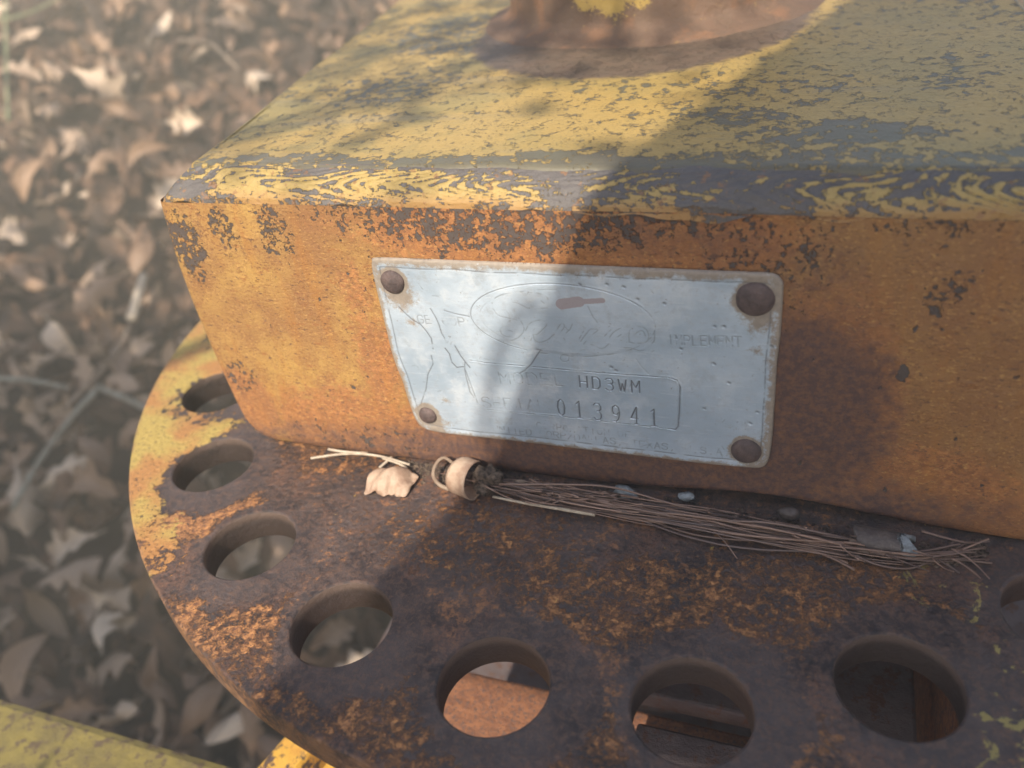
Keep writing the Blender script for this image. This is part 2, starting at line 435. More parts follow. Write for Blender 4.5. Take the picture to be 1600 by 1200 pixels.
def mat_leaf(name, ca, cb, cc, sp=.6):
    g = NG(name); P = g.P
    oi = g.N('ShaderNodeObjectInfo').outputs['Random']
    c = g.mix(oi, ca, cb)
    oi2 = g.math('FRACT', g.math('MULTIPLY', oi, 7.31))
    c = g.mix(g.step(oi2, .5, 1, 0, .9), c, cc)
    c = g.mix(g.step(g.noise(P, 60, 5, .7), .45, .7, 0, .6), c, (.14, .09, .06))
    geo = g.N('ShaderNodeNewGeometry')
    c = g.mix(g.math('MULTIPLY', geo.outputs['Backfacing'], .30), c, (.48, .38, .28))
    m = g.out(c, .48, 0., g.bump(g.noise(P, 140, 4, .6), .0006, .8), .6)
    return m

M_FACE = mat_face(); M_BEAD = mat_bead(); M_TOP = mat_top(); M_BOSS = mat_boss(); M_DISC = mat_disc(); M_PLATE = mat_plate()
M_RIVET = simple('rusty_rivet_steel', (.075, .055, .052), (.13, .09, .08), 300, .6, .0006, .4)
M_FRAMEY = simple('dull_yellow_frame_paint', (.21, .165, .045), (.14, .11, .04), 70, .6, .001, .3, (.10, .07, .04), (.60, .68))
M_FRAMEO = simple('bright_orange_frame_paint', (.62, .36, .06), (.50, .24, .05), 60, .6, .001, .3, (.09, .06, .05), (.56, .6))
M_LOWER = simple('rusty_lower_plate_steel', (.34, .15, .075), (.20, .09, .055), 260, .75, .001, .3, (.13, .085, .075), (.52, .60))
M_LOWER2 = simple('dusty_grey_lower_steel', (.15, .12, .12), (.11, .085, .085), 70, .75, .001, .3, (.13, .07, .05), (.58, .7))
M_LEAF = mat_leaf('dry_oak_leaf', (.33, .20, .115), (.15, .085, .05), (.70, .55, .40))
M_LITTER = simple('brown_leaf_litter', (.032, .019, .012), (.17, .095, .055), 13, .75, .004, .3, (.05, .033, .025))
M_SOIL = simple('dark_forest_soil', (.035, .024, .017), (.075, .05, .035), 8, .9, .01, .2)
M_BARK = simple('grey_brown_bark', (.10, .075, .055), (.19, .15, .12), 14, .9, .01, .2)
M_TWIG = simple('brown_twig_bark', (.20, .14, .10), (.30, .23, .17), 120, .8, .0008, .2)
M_LICHEN = simple('pale_green_lichen_twig', (.20, .19, .15), (.30, .30, .25), 90, .85, .001, .2, (.22, .17, .13), (.55, .62))
M_NEEDLE = mat_needle = None
def mat_ndl():
    g = NG('dry_pine_needle'); oi = g.N('ShaderNodeObjectInfo').outputs['Random']
    c = g.mix(oi, (.09, .056, .044), (.31, .195, .14))
    c = g.mix(g.step(g.math('FRACT', g.math('MULTIPLY', oi, 5.7)), .7, 1., 0, .8), c, (.11, .08, .072))
    c = g.mix(g.step(g.noise(g.P, 180, 3, .6), .5, .75, 0, .5), c, (.14, .095, .075))
    return g.out(c, .45, 0., None, .5)
M_NEEDLE = mat_ndl()
M_PALE = simple('pale_dry_stalk', (.50, .43, .33), (.38, .30, .22), 300, .6, .0003, .4)
M_FRAG = simple('tan_leaf_fragment', (.44, .32, .23), (.30, .19, .13), 130, .6, .0006, .4)
M_FRAGD = simple('brown_leaf_tip', (.14, .085, .06), (.10, .06, .05), 200, .7, .0006, .3)
M_HUSK = simple('dark_seed_husk', (.05, .038, .032), (.20, .145, .105), 700, .85, .0012, .2)
M_FLAKE = simple('blue_grey_lichen_flake', (.15, .16, .165), (.30, .335, .35), 420, .6, .0008, .4)
M_FLAKEB = simple('brown_papery_bark', (.07, .055, .05), (.13, .105, .09), 200, .5, .0006, .4)
M_GREEN = simple('green_foliage', (.05, .085, .025), (.09, .12, .035), 8, .6, .001, .3)
M_GRASS = simple('green_grass_blade', (.20, .23, .12), (.27, .27, .15), 20, .6, .001, .3)

# ------------------------------------------------------------------ ground and added haze
def ground():
    n = 150
    u = np.linspace(-1, 1, n); s = np.sign(u)*np.abs(u)**2.6*40
    X, Y = np.meshgrid(s, s)
    Z = 1.6*np.tanh((-.296*X+.393*Y)/1.6)-.678 - .02
    Z += .02*np.sin(X*3.1+1)*np.cos(Y*2.7)
    Z = np.minimum(Z, 1.6*np.tanh((-.296*X+.393*Y)/1.6)-.678-.004)
    o = obj('ground', grid_mesh(np.stack([X, Y, Z], -1)), M_SOIL); tag(o, kind='structure')
ground()

hz = mesh([(x, y, z) for x in (-42, 42) for y in (-42, 42) for z in (-3.4, 1.25)],
          [(0, 1, 3, 2), (4, 6, 7, 5), (0, 4, 5, 1), (2, 3, 7, 6), (0, 2, 6, 4), (1, 5, 7, 3)])
hm = bpy.data.materials.new('pale_glare_veil'); hm.use_nodes = True  # added volume that stands in for glare from a smudged lens
hn = hm.node_tree; hn.nodes.remove(hn.nodes['Principled BSDF'])
pv = hn.nodes.new('ShaderNodeVolumePrincipled'); pv.inputs['Color'].default_value = (.97, .89, .70, 1)
pv.inputs['Density'].default_value = .21; pv.inputs['Anisotropy'].default_value = 0
hn.links.new(pv.outputs[0], hn.nodes['Material Output'].inputs['Volume'])
tag(obj('glare_veil', hz, hm, smooth=False), kind='stuff')

# ------------------------------------------------------------------ the housing
XR = .197; YB = .36
def xl(z):
    z = np.asarray(z, float)
    b = -.0905 + .0034*((z-.055)/.045)**2
    r = .013
    c = np.where(z < r, r - np.sqrt(np.maximum(r*r-(r-z)**2, 0)), 0)
    return b + c
house = empty('machine_housing', (.045, .17, 0),
    label='weathered yellow steel box housing with a riveted metal nameplate, bolted over the drilled disc', cat='machine housing')

def path(left, inset, z, nfront, y_extra=0.):
    """plan outline at one height: back left -> front -> back right"""
    pts = []
    L = left + inset; Rr = XR - inset
    rr = .0035
    for y in np.linspace(YB, inset+rr, 26): pts.append((L - .166*(y-inset-rr), y))
    for a in np.linspace(0, math.pi/2, 7)[1:-1]: pts.append((L + rr - rr*math.cos(a), inset + rr - rr*math.sin(a)))
    for x in np.linspace(L+rr, Rr-rr, nfront): pts.append((x, inset))
    for a in np.linspace(math.pi/2, 0, 7)[1:-1]: pts.append((Rr - rr + rr*math.cos(a), inset + rr - rr*math.sin(a)))
    for y in np.linspace(inset+rr, YB, 10): pts.append((Rr - .06*(y-inset-rr), y))
    return np.array([(a, b, z) for a, b in pts])

def build_body():
    rows = []
    zs = np.r_[np.linspace(.0012, .008, 9), np.linspace(.010, .1, 62)]
    for z in zs:
        p = path(float(xl(z)), 0., z, 340)
        x = p[:, 0]
        # gentle unevenness of the plate, lip along the foot
        fr = (p[:, 1] < .004)
        lip = np.exp(-((x-.108)/.035)**2)*.0045
        t = np.clip(1-(z-.0012)/.012, 0, 1)
        p[:, 2] += lip*t*t
        foot = np.clip(1-(z)/.006, 0, 1)
        p[:, 1] += np.where(fr, .0016*foot**2, 0)
        p[:, 1] += np.where(fr, .00025*np.sin(x*55+z*30) + .0003*np.sin(x*21-z*70), 0)
        rows.append(p)
    # roll inwards underneath
    p = rows[0].copy(); p[:, 1] = np.where(p[:, 1] < .01, p[:, 1]+.006, p[:, 1]); rows.insert(0, p)
    return grid_mesh(np.array(rows))
obj('box_wall', build_body(), M_FACE, house)

def build_bead():
    nt_ = 30; NF = 1000
    rows = []; rip = []; edg = []; low = []
    l0 = float(xl(.1))
    for k in range(nt_+1):
        t = k/nt_
        inset = .0106*t; z = .1 + .0087*t
        p = path(l0, inset, z, NF)
        x = p[:, 0].copy()
        # swept ripples of the weld: long arcs pointing left
        arc = .040*(abs(2*t-.95))**1.5*(1+.4*np.sin(x*31+1)) + .004*np.sin(x*90+t*4)
        ph = (x - arc)/.0098 + 1.1*np.sin(x*47) + .5*np.sin(x*150+t*5)
        fr = ph - np.floor(ph)
        rp = np.where(fr < .72, fr/.72, (1-fr)/.28)
        rp = rp*rp*(3-2*rp)
        env = math.sin(math.pi*min(max(t, 0), 1))**.6*(.35+.65*(.5+.5*np.sin(x*38+t*3+1))*(.6+.4*np.sin(x*97-t*5)))
        rp = rp + .16*np.sin(x*610+t*23)+.12*np.sin(x*970-t*37)
        bulge = .0010*math.sin(math.pi*t)
        wob = .0003*np.sin(x*130+t*3)*env
        d = bulge + (.00075*(rp-.35))*env + wob
        g1 = .0001*math.exp(-((t-.97)/.05)**2) + .00055*math.exp(-((t-.03)/.04)**2)
        d = d - g1*(1+.4*np.sin(x*80))
        front = (p[:, 1] < inset+.003)
        p[:, 1] -= np.where(front, d*.67, 0); p[:, 2] += d*.74
        # uneven lower margin of the weld
        p[:, 2] += np.where(front, (.0008*np.sin(x*95)+.0006*np.sin(x*210+2))*(1-t)**3*1.0, 0)*(0 if k == 0 else 1)
        if k == 0:
            p[:, 1] -= .00015; p[:, 2] -= np.where(front, .0009+.0007*np.sin(x*95)+.0006*np.sin(x*210+2)+.0004*np.sin(x*430), 0)
        rows.append(p); rip.append(rp*env); edg.append(np.full(len(x), math.exp(-((t-1)/.16)**2))); low.append(np.full(len(x), max(0, 1-t/.35)))
    me = grid_mesh(np.array(rows))
    for nm, a in (('ripple', rip), ('edge', edg), ('low', low)):
        at = me.attributes.new(nm, 'FLOAT', 'POINT'); at.data.foreach_set('value', np.array(a, np.float32).ravel())
    return me
obj('weld_seam', build_bead(), M_BEAD, house)

def build_top():
    ys = np.r_[np.linspace(.0096, .05, 30), np.linspace(.053, YB, 70)]
    rows = []
    l0 = float(xl(.1))+.0100
    ys = np.r_[.0088, .0092, ys]
    for y in ys:
        L = l0 - .166*(y-.0100)
        x = np.linspace(L, XR-.0100-.06*(y-.0135), 160)
        z = .10885 + .00035*np.sin(x*31+y*20)*np.sin(y*26) + .0002*np.sin(x*70-y*44)
        yy = np.full_like(x, y)
        if y < .0097: yy += .0004*np.sin(x*85)+.0003*np.sin(x*230+1); z = z-.0002-(.0097-y)*1.6
        rows.append(np.stack([x, yy, z], 1))
    return grid_mesh(np.array(rows))
obj('top_plate', build_top(), M_TOP, house)

def build_boss():
    prof = [(.0775, .1082), (.075, .1092), (.071, .1102), (.067, .1116), (.0645, .1136), (.0635, .1160), (.0632, .125), (.0632, .14), (.0632, .16), (.0632, .172), (.062, .1735), (.04, .1736), (.001, .1736)]
    n = 96; rows = []
    for r, z in prof:
        a = np.linspace(0, 2*np.pi, n, endpoint=False)
        rr = r + (.0005*np.sin(a*9)+.0004*np.sin(a*23+1)) * (1 if r > .0634 else 0)
        rows.append(np.stack([.034+rr*np.cos(a), .207+rr*np.sin(a), np.full(n, z)+.0001*np.sin(a*31)*(r > .05)], 1))
    return grid_mesh(np.array(rows), closed_u=True)
obj('pivot_boss', build_boss(), M_BOSS, house)

# ------------------------------------------------------------------ nameplate with stamped relief
GLY = {
 'H': [[(0,0),(0,6)],[(4,0),(4,6)],[(0,3),(4,3)]], 'D': [[(0,0),(0,6),(2.5,6),(4,4.6),(4,1.4),(2.5,0),(0,0)]],
 '3': [[(0,5.2),(1,6),(3,6),(4,5),(4,4),(3,3.2),(1.6,3.2)],[(3,3.2),(4,2.2),(4,1),(3,0),(1,0),(0,.8)]],
 'W': [[(0,6),(1,0),(2,4),(3,0),(4,6)]], 'M': [[(0,0),(0,6),(2,2.5),(4,6),(4,0)]],
 '0': [[(2,0),(.6,.8),(0,3),(.6,5.2),(2,6),(3.4,5.2),(4,3),(3.4,.8),(2,0)]],
 '1': [[(.8,5),(2.2,6),(2.2,0)],[(.8,0),(3.6,0)]], '9': [[(.4,.4),(1.8,0),(3.3,1),(4,3.4),(3.6,5.2),(2,6),(.5,5.3),(.2,4),(.9,2.8),(2.4,2.6),(3.8,3.6)]],
 '4': [[(3,0),(3,6),(0,2),(4,2)],[(2,0),(4,0)]], 'O': [[(2,0),(.5,.8),(0,3),(.5,5.2),(2,6),(3.5,5.2),(4,3),(3.5,.8),(2,0)]],
 'E': [[(4,0),(0,0),(0,6),(4,6)],[(0,3),(3,3)]], 'L': [[(0,6),(0,0),(4,0)]], 'S': [[(4,5),(3,6),(1,6),(0,5),(.2,3.8),(3.8,2.4),(4,1),(3,0),(1,0),(0,1)]],
 'R': [[(0,0),(0,6),(3,6),(4,5),(4,4),(3,3),(0,3)],[(2,3),(4,0)]], 'I': [[(2,0),(2,6)]], 'A': [[(0,0),(2,6),(4,0)],[(.8,2.2),(3.2,2.2)]],
 'P': [[(0,0),(0,6),(3,6),(4,5),(4,4),(3,3),(0,3)]], 'N': [[(0,0),(0,6),(4,0),(4,6)]], 'T': [[(0,6),(4,6)],[(2,6),(2,0)]],
 'C': [[(4,5),(3,6),(1,6),(0,4.6),(0,1.4),(1,0),(3,0),(4,1)]], 'G': [[(4,5),(3,6),(1,6),(0,4.6),(0,1.4),(1,0),(3,0),(4,1.2),(4,2.8),(2.4,2.8)]],
 'U': [[(0,6),(0,1.2),(1,0),(3,0),(4,1.2),(4,6)]], 'X': [[(0,0),(4,6)],[(0,6),(4,0)]], 'F': [[(0,0),(0,6),(4,6)],[(0,3),(3,3)]],
 '6': [[(3.6,5.4),(2,6),(.5,4.8),(0,2.6),(.6,.6),(2,0),(3.6,.6),(4,2),(3.2,3.4),(1.6,3.6),(.2,2.4)]], 'Y': [[(0,6),(2,3),(4,6)],[(2,3),(2,0)]],
 '/': [[(0,0),(4,6)]], '.': [[(1.6,0),(2.2,.2)]], ',': [[(2,.4),(1.4,-.8)]], ' ': []}

def text_strokes(s, a, b, cap_px, aspect=.62):
    """strings set along the plate from pixel a to pixel b, measured on the plate"""
    A = np.array(F(*a)); B = np.array(F(*b)); up = np.array(F(a[0], a[1]-cap_px)) - A
    ex = B-A; Lx = np.hypot(*ex); ex = ex/Lx; h = np.hypot(*up); ey = np.array([-ex[1], ex[0]])
    n = len(s); adv = Lx/(n - (1-aspect)); cw = adv*aspect
    out = []
    for i, ch in enumerate(s):
        for st in GLY[ch]:
            out.append([A + ex*(i*adv + x/4*cw) + ey*(y/6*h) for x, y in st])
    return out

def build_plate():
    outline_px = [(588, 403), (700, 407), (850, 413), (1000, 419), (1120, 424), (1200, 427), (1216, 432), (1224, 444), (1223, 470), (1220, 520),
                  (1217, 545), (1214, 570), (1211, 620), (1207, 680), (1202, 716), (1195, 729), (1180, 732), (1120, 727), (1000, 713), (900, 701), (800, 689), (700, 678), (668, 672), (655, 664),
                  (646, 650), (636, 620), (629, 596), (619, 572), (611, 548), (603, 515), (592, 470), (581, 425), (580, 410)]
    O = np.array([F(*p) for p in outline_px])
    O = np.array(O)
    # smooth the outline a little
    M = len(O); den = []
    for i in range(M):
        p0, p1, p2, p3 = O[i-1], O[i], O[(i+1) % M], O[(i+2) % M]
        for t in (0, .25, .5, .75):
            cr = .5*((2*p1)+(-p0+p2)*t+(2*p0-5*p1+4*p2-p3)*t*t+(-p0+3*p1-3*p2+p3)*t**3)
            den.append(.6*cr + .4*((1-t)*p1+t*p2))
    O = np.array(den)
    cell = .00019
    x0, z0 = O.min(0)-3*cell; x1, z1 = O.max(0)+3*cell
    xs = np.arange(x0, x1, cell); zs = np.arange(z0, z1, cell)
    X, Z = np.meshgrid(xs, zs)
    def seg_dist(X, Z, a, b):
        ab = b-a; L = ab@ab+1e-16
        t = np.clip(((X-a[0])*ab[0]+(Z-a[1])*ab[1])/L, 0, 1)
        dx = X-(a[0]+t*ab[0]); dz = Z-(a[1]+t*ab[1]); return np.hypot(dx, dz), dx, dz
    D_ = np.full(X.shape, 9.); GX = np.zeros_like(X); GZ = np.zeros_like(X); inside = np.zeros(X.shape, bool)
    for i in range(len(O)):
        a, b = O[i], O[(i+1) % len(O)]
        d, dx, dz = seg_dist(X, Z, a, b)
        m = d < D_; D_[m] = d[m]; GX[m] = dx[m]; GZ[m] = dz[m]
        c = ((a[1] > Z) != (b[1] > Z)) & (X < (b[0]-a[0])*(Z-a[1])/(b[1]-a[1]+1e-15)+a[0])
        inside ^= c
    sd_ = np.where(inside, D_, -D_)          # + inside
    # wear noise from summed cosines
    def fbm(sc, seed, octv=4):
        r = np.random.default_rng(seed); v = np.zeros_like(X)
        for o in range(octv):
            for _ in range(5):
                th = r.uniform(0, 2*np.pi); k = sc*2**o*r.uniform(.7, 1.4)*2*np.pi
                v += np.cos((X*math.cos(th)+Z*math.sin(th))*k+r.uniform(0, 7))/2**o
        return v/6
    Hh = np.full(X.shape, .0010)
    Hh += .00022*fbm(18, 3, 3)
    # dents / scratches / lines
    line = np.zeros_like(X); stain = np.zeros_like(X); red = np.zeros_like(X)
    def groove(pts, w, depth, dark, gap=0., seed=0, ridge=0.):
        """pts in (x,z); cuts a groove, optionally broken up"""
        pts = [np.array(p) for p in pts]
        for a, b in zip(pts[:-1], pts[1:]):
            lo = np.minimum(a, b)-4*w; hi = np.maximum(a, b)+4*w
            i0 = max(int((lo[0]-x0)/cell), 0); i1 = min(int((hi[0]-x0)/cell)+2, len(xs))
            j0 = max(int((lo[1]-z0)/cell), 0); j1 = min(int((hi[1]-z0)/cell)+2, len(zs))
            if i1 <= i0 or j1 <= j0: continue
            sl = (slice(j0, j1), slice(i0, i1))
            d, _, _ = seg_dist(X[sl], Z[sl], a, b)
            k = np.exp(-(d/w)**2)
            if gap:
                gg = GAPN[seed % 3][sl]; k = k*np.clip((gg-gap)*6+.5, .12, 1)
            GR[sl] = np.maximum(GR[sl], k*depth)
            line[sl] = np.maximum(line[sl], k*dark)
            if ridge:
                RG[sl] = np.maximum(RG[sl], np.exp(-((d-1.9*w)/w)**2)*ridge)
    GR = np.zeros_like(X); RG = np.zeros_like(X)
    GAPN = [np.clip(fbm(160, 11+i, 3)*.5+.5, 0, 1) for i in range(3)]
    def pxl(L): return [F(*p) for p in L]
    def z1c(L, s, ox, oy): return pxl([(ox+x/s, oy+y/s) for x, y in L])
    # border line inset from the edge
    e = np.abs(sd_-.0030 + .0003*fbm(40, 5, 2))
    kb = np.exp(-(e/.00022)**2)*np.clip((GAPN[0]-.35)*5+.5, .1, 1); line[:] = np.maximum(line, kb*.55); GR[:] = np.maximum(GR, kb*.0001)
    # stamped characters
    for st in text_strokes('HD3WM', (907, 604), (1000, 613), 18, .58): groove(st, .00020, .00042, .8, .05, 0, .00012)
    for st in text_strokes('013941', (873, 648), (1028, 665), 25, .40): groove(st, .00021, .00048, .8, 0, 0, .00014)
    for st in text_strokes('MODEL', (783, 598), (885, 602), 17, .70): groove(st, .00022, .00012, .42, .48, 1, .00006)
    for st in text_strokes('SERIAL', (756, 635), (856, 641), 15, .72): groove(st, .00022, .00012, .40, .48, 2, .00006)
    for st in text_strokes('CORPORATION OF', (840, 668), (985, 683), 9, .66): groove(st, .00018, .0001, .45, .55, 0, .00003)
    for st in text_strokes('UNITED CORP/DALLAS, TEXAS, U.S.A.', (772, 673), (1140, 712), 9, .70): groove(st, .00018, .0001, .42, .52, 1, .00003)
    for st in text_strokes('GE', (655, 504), (675, 505), 12, .7): groove(st, .0002, .0001, .42, .40, 1)
    for st in text_strokes('60P', (693, 507), (727, 509), 12, .7): groove(st, .0002, .0001, .35, .45, 2)
    for st in text_strokes('IMPLEMENT', (1044, 538), (1158, 541), 15, .72): groove(st, .00022, .00012, .36, .42, 2, .00004)
    # raised frame round the model and serial numbers
    fr = [(727, 566), (735, 562), (760, 566), (900, 578), (1045, 589), (1058, 593), (1063, 603), (1062, 640), (1060, 665), (1056, 670), (1040, 668), (900, 652), (790, 642), (758, 638), (747, 628), (740, 610), (727, 575), (727, 566)]
    groove(pxl(fr[1:8]), .0002, .00014, .55, .42, 0, .0001); groove(pxl(fr[6:11]), .00024, .0002, .65, .2, 1, .0001)
    groove(pxl(fr[10:15]), .0002, .00012, .5, .52, 2, .0001); groove(pxl(fr[14:]), .0002, .00012, .5, .3, 0, .0001)
    # oval emblem
    ov = []
    for k in range(81):
        a = 2*math.pi*k/80
        ov.append((880+144*math.cos(a)+0, 499+56*math.sin(a)+ .075*144*math.cos(a)))
    half = len(ov)//2
    groove(pxl(ov[half-14:half+34]), .00017, .00014, .55, .05, 1, .00006); groove(pxl(ov[:half-12]+[]), .00017, .0001, .4, .55, 2)
    groove(pxl(ov[-9:]), .00017, .0001, .35, .4, 2)
    inner = [(880+(x-880)*.9, 501+(y-501)*.84) for x, y in ov]
    groove(pxl(inner[30:60]), .00018, .00007, .18, .45, 1)
    S_ = 4.706
    scr = [[(640,235),(560,240),(500,236),(455,215),(420,198),(385,194),(345,205),(330,230),(345,265),(365,285)],
           [(240,240),(235,200),(262,160),(330,132),(430,118),(560,125),(630,150),(646,190),(640,235)],
           [(430,310),(455,350),(468,390),(450,430),(410,462),(350,478),(280,470)],
           [(350,370),(310,375),(294,400),(308,430),(345,445),(378,440),(385,410),(350,398)],
           [(240,240),(280,290),(360,310),(430,325)],
           [(480,400),(510,350),(575,325),(625,335),(632,365),(600,400),(560,430),(535,420),(545,390),(600,350)],
           [(535,430),(545,470),(585,490),(640,470),(690,430)],
           [(690,430),(740,350),(765,370),(740,410),(700,465),(690,480)],[(765,370),(800,400),(825,350)],
           [(800,395),(760,450),(775,485),(740,497)],
           [(885,480),(930,420),(960,390),(1020,395)],[(870,470),(920,380),(935,360)],[(905,500),(960,440),(1010,400)],
           [(960,500),(1040,532),(1100,490),(1180,430)],[(1090,460),(1130,410),(1180,380)],[(1060,440),(1120,380)],
           [(1240,480),(1245,400),(1290,370),(1350,380),(1380,430),(1370,480),(1300,495),(1240,485)],[(1260,440),(1330,400),(1360,440)],
           [(1180,525),(1250,530),(1320,550),(1370,530),(1420,480),(1425,400)]]
    for i, L in enumerate(scr): groove([F(*p) for p in [tuple(q) for q in spline([(720+x/S_, 430+y/S_) for x, y in L], 5*len(L))]], .00019, .00009, .34, .46, i, .00003)
    groove(z1c([(765+32*math.cos(a), 605+26*math.sin(a)) for a in np.linspace(0, 6.3, 20)], S_, 720, 430), .00016, .0001, .35, .2, 0)
    # scratches
    s75 = 7.5
    for i, (L, dk) in enumerate([([(180,290),(260,370),(340,440),(430,490),(500,570),(560,660),(580,780)], .7), ([(550,310),(610,410),(650,500),(680,600),(745,710),(780,640)], .6),
              ([(720,775),(770,840),(800,940),(860,1000),(940,990)], .75), ([(830,740),(900,860),(960,940),(1010,1000)], .75), ([(410,20),(450,80)], .3),
              ([(950,1010),(965,1100),(990,1200),(1010,1280),(1060,1350)], .55), ([(560,860),(580,960),(520,1080),(500,1250),(440,1420)], .55), ([(710,330),(830,370),(1000,405)], .5)]):
        groove(z1c(L, s75, 600, 440), .00022, .00012, dk, .25, i)
    groove(z1c([(590,545),(520,650),(470,700),(430,720)], S_, 720, 430), .00022, .00014, .6, .2, 1)
    groove(z1c([(560,540),(600,550)], S_, 720, 430), .0002, .0001, .6)
    groove(z1c([(935,220),(975,300),(1005,340)], S_, 720, 430), .00014, .0001, .4)
    groove(z1c([(1290,610),(1330,670),(1380,720)], S_, 720, 430), .0002, .0001, .1)
    r = random.Random(3)
    for k in range(70):                       # small random scuffs
        x = r.uniform(600, 1200); y = r.uniform(425, 715); a = r.uniform(0, 3.14); l = r.uniform(2, 10)
        groove(pxl([(x, y), (x+l*math.cos(a), y+l*math.sin(a)*.6)]), .00014, .00006, r.uniform(.15, .4))
    for (x, y, rr_) in [(1038, 473, 2.2), (1116, 509, 1.8), (1131, 509, 1.4), (1063, 544, 1.8), (1115, 567, 2.4), (1138, 597, 2.6), (1100, 637, 2.4), (1171, 660, 3), (996, 466, 2), (974, 447, 2.4), (948, 443, 2), (1183, 643, 1.6), (905, 443, 3), (1205, 540, 3), (962, 577, 3), (955, 572, 2.5)]:
        p = F(x, y); q = F(x+rr_*.7, y+rr_*.4)
        groove([p, q], .0004, .00025, .6)
    # oval emblem face slightly raised
    oc = np.array(F(880, 499)); rx = (F(1024, 499)[0]-F(736, 499)[0])/2; rz_ = (F(880, 443)[1]-F(880, 555)[1])/2
    el = ((X-oc[0])/rx)**2 + ((Z-oc[1])/rz_)**2
    Hh += .00012*np.clip((1-el)*6, 0, 1)
    # rolled edge
    Hh -= .0009*np.exp(-np.clip(sd_, 0, 1)/.00022)
    Hh += .00006*np.exp(-((sd_-.0016)/.0008)**2)
    # crease at the left edge, dent round the rivets
    RV = [F(614, 440), F(1180, 467), F(669, 648), F(1166, 704)]
    for (a, b), rad in zip(RV, (.0055, .0065, .0050, .0055)):
        d = np.hypot(X-a, Z-b); Hh -= .0005*np.exp(-(d/rad)**2)
        stain = np.maximum(stain, .95*np.exp(-(np.maximum(d-rad*.72, 0)/.0019)**2))
        dd = np.hypot((X-a-.0014)/1.1, (Z-b+.0040)/1.3); stain = np.maximum(stain, .8*np.exp(-(dd/.0062)**2))
    stain = np.maximum(stain, .95*np.exp(-(np.clip(sd_, 0, 1)/.0021)**1.5))
    # dirtier upper margin, right margin
    zt = F(800, 411)[1]; stain = np.maximum(stain, .75*np.clip(1.3-sd_/.0036, 0, 1)*(Z > zt-.008))
    xr = F(1215, 560)[0]; stain = np.maximum(stain, .6*np.clip((X-xr+.0042)/.0025, 0, 1))
    for (x, y, rx_, ry_, k) in [(640, 500, 18, 8, .6), (1175, 510, 18, 30, .55), (690, 585, 8, 10, .4), (1180, 545, 22, 12, .5), (700, 625, 14, 8, .6), (755, 490, 12, 14, .25), (960, 575, 10, 6, .35), (1145, 668, 20, 8, .35)]:
        c = F(x, y); sx = abs(F(x+rx_, y)[0]-c[0]); sz = abs(F(x, y+ry_)[1]-c[1])
        stain = np.maximum(stain, k*np.exp(-((X-c[0])/sx)**2-((Z-c[1])/sz)**2))
    # faded red brush of paint on the emblem
    rp = [np.array(F(878, 474)), np.array(F(905, 470)), np.array(F(942, 468))]
    for a, b, ww in ((rp[0], rp[1], .0018), (rp[1], rp[2], .0009)):
        d, _, _ = seg_dist(X, Z, a, b); red = np.maximum(red, np.clip((ww-d)/.0004+.5, 0, 1)*.85)
    cc = F(1000, 513); red = np.maximum(red, .38*np.exp(-((X-cc[0])/.0035)**2-((Z-cc[1])/.003)**2))
    Hh = Hh - GR + RG
    # vertices: snap the ring just outside to the outline
    keep = sd_ > -cell*1.0
    PX = X.copy(); PZ = Z.copy()
    sn = keep & (sd_ < cell*.35)
    PX[sn] = X[sn]-GX[sn]; PZ[sn] = Z[sn]-GZ[sn]; Hh[sn] = .0001
    idx = np.full(X.shape, -1); idx[keep] = np.arange(keep.sum())
    q = np.stack([idx[:-1, :-1], idx[:-1, 1:], idx[1:, 1:], idx[1:, :-1]], -1).reshape(-1, 4)
    q = q[(q >= 0).all(1)]
    V = np.stack([PX[keep], -Hh[keep]-.0004, PZ[keep]], 1)
    me = np_mesh(V, q)
    at = me.color_attributes.new('wear', 'FLOAT_COLOR', 'POINT')
    ca = np.stack([line[keep], stain[keep], red[keep], np.ones(keep.sum())], 1).astype(np.float32)
    at.data.foreach_set('color', ca.ravel())
    return me, RV
pm, RV = build_plate()
plate = obj('nameplate', pm, M_PLATE, house)
plate['label'] = 'scratched silver nameplate with four rusty rivets, stamped HD3WM and 013941'
RR = (.0040, .0051, .0033, .0045)
for k, (p, r_) in enumerate(zip(RV, RR)):
    rows = []; n = 28
    rnd = random.Random(k)
    for j in range(9):
        a = j/8*math.pi/2
        rad = r_*math.cos(a)*(1.0); hh = .0022*math.sin(a)**.8
        if j == 8: rad = .00005
        th = np.linspace(0, 2*np.pi, n, endpoint=False)
        rr = rad*(1+.012*np.sin(th*3+k)+.008*np.sin(th*5+2*k))
        rows.append(np.stack([p[0]+rr*np.cos(th), np.full(n, -.0009-hh), p[1]+rr*np.sin(th)], 1))
    o = obj('rivet', grid_mesh(np.array(rows), closed_u=True), M_RIVET, plate)

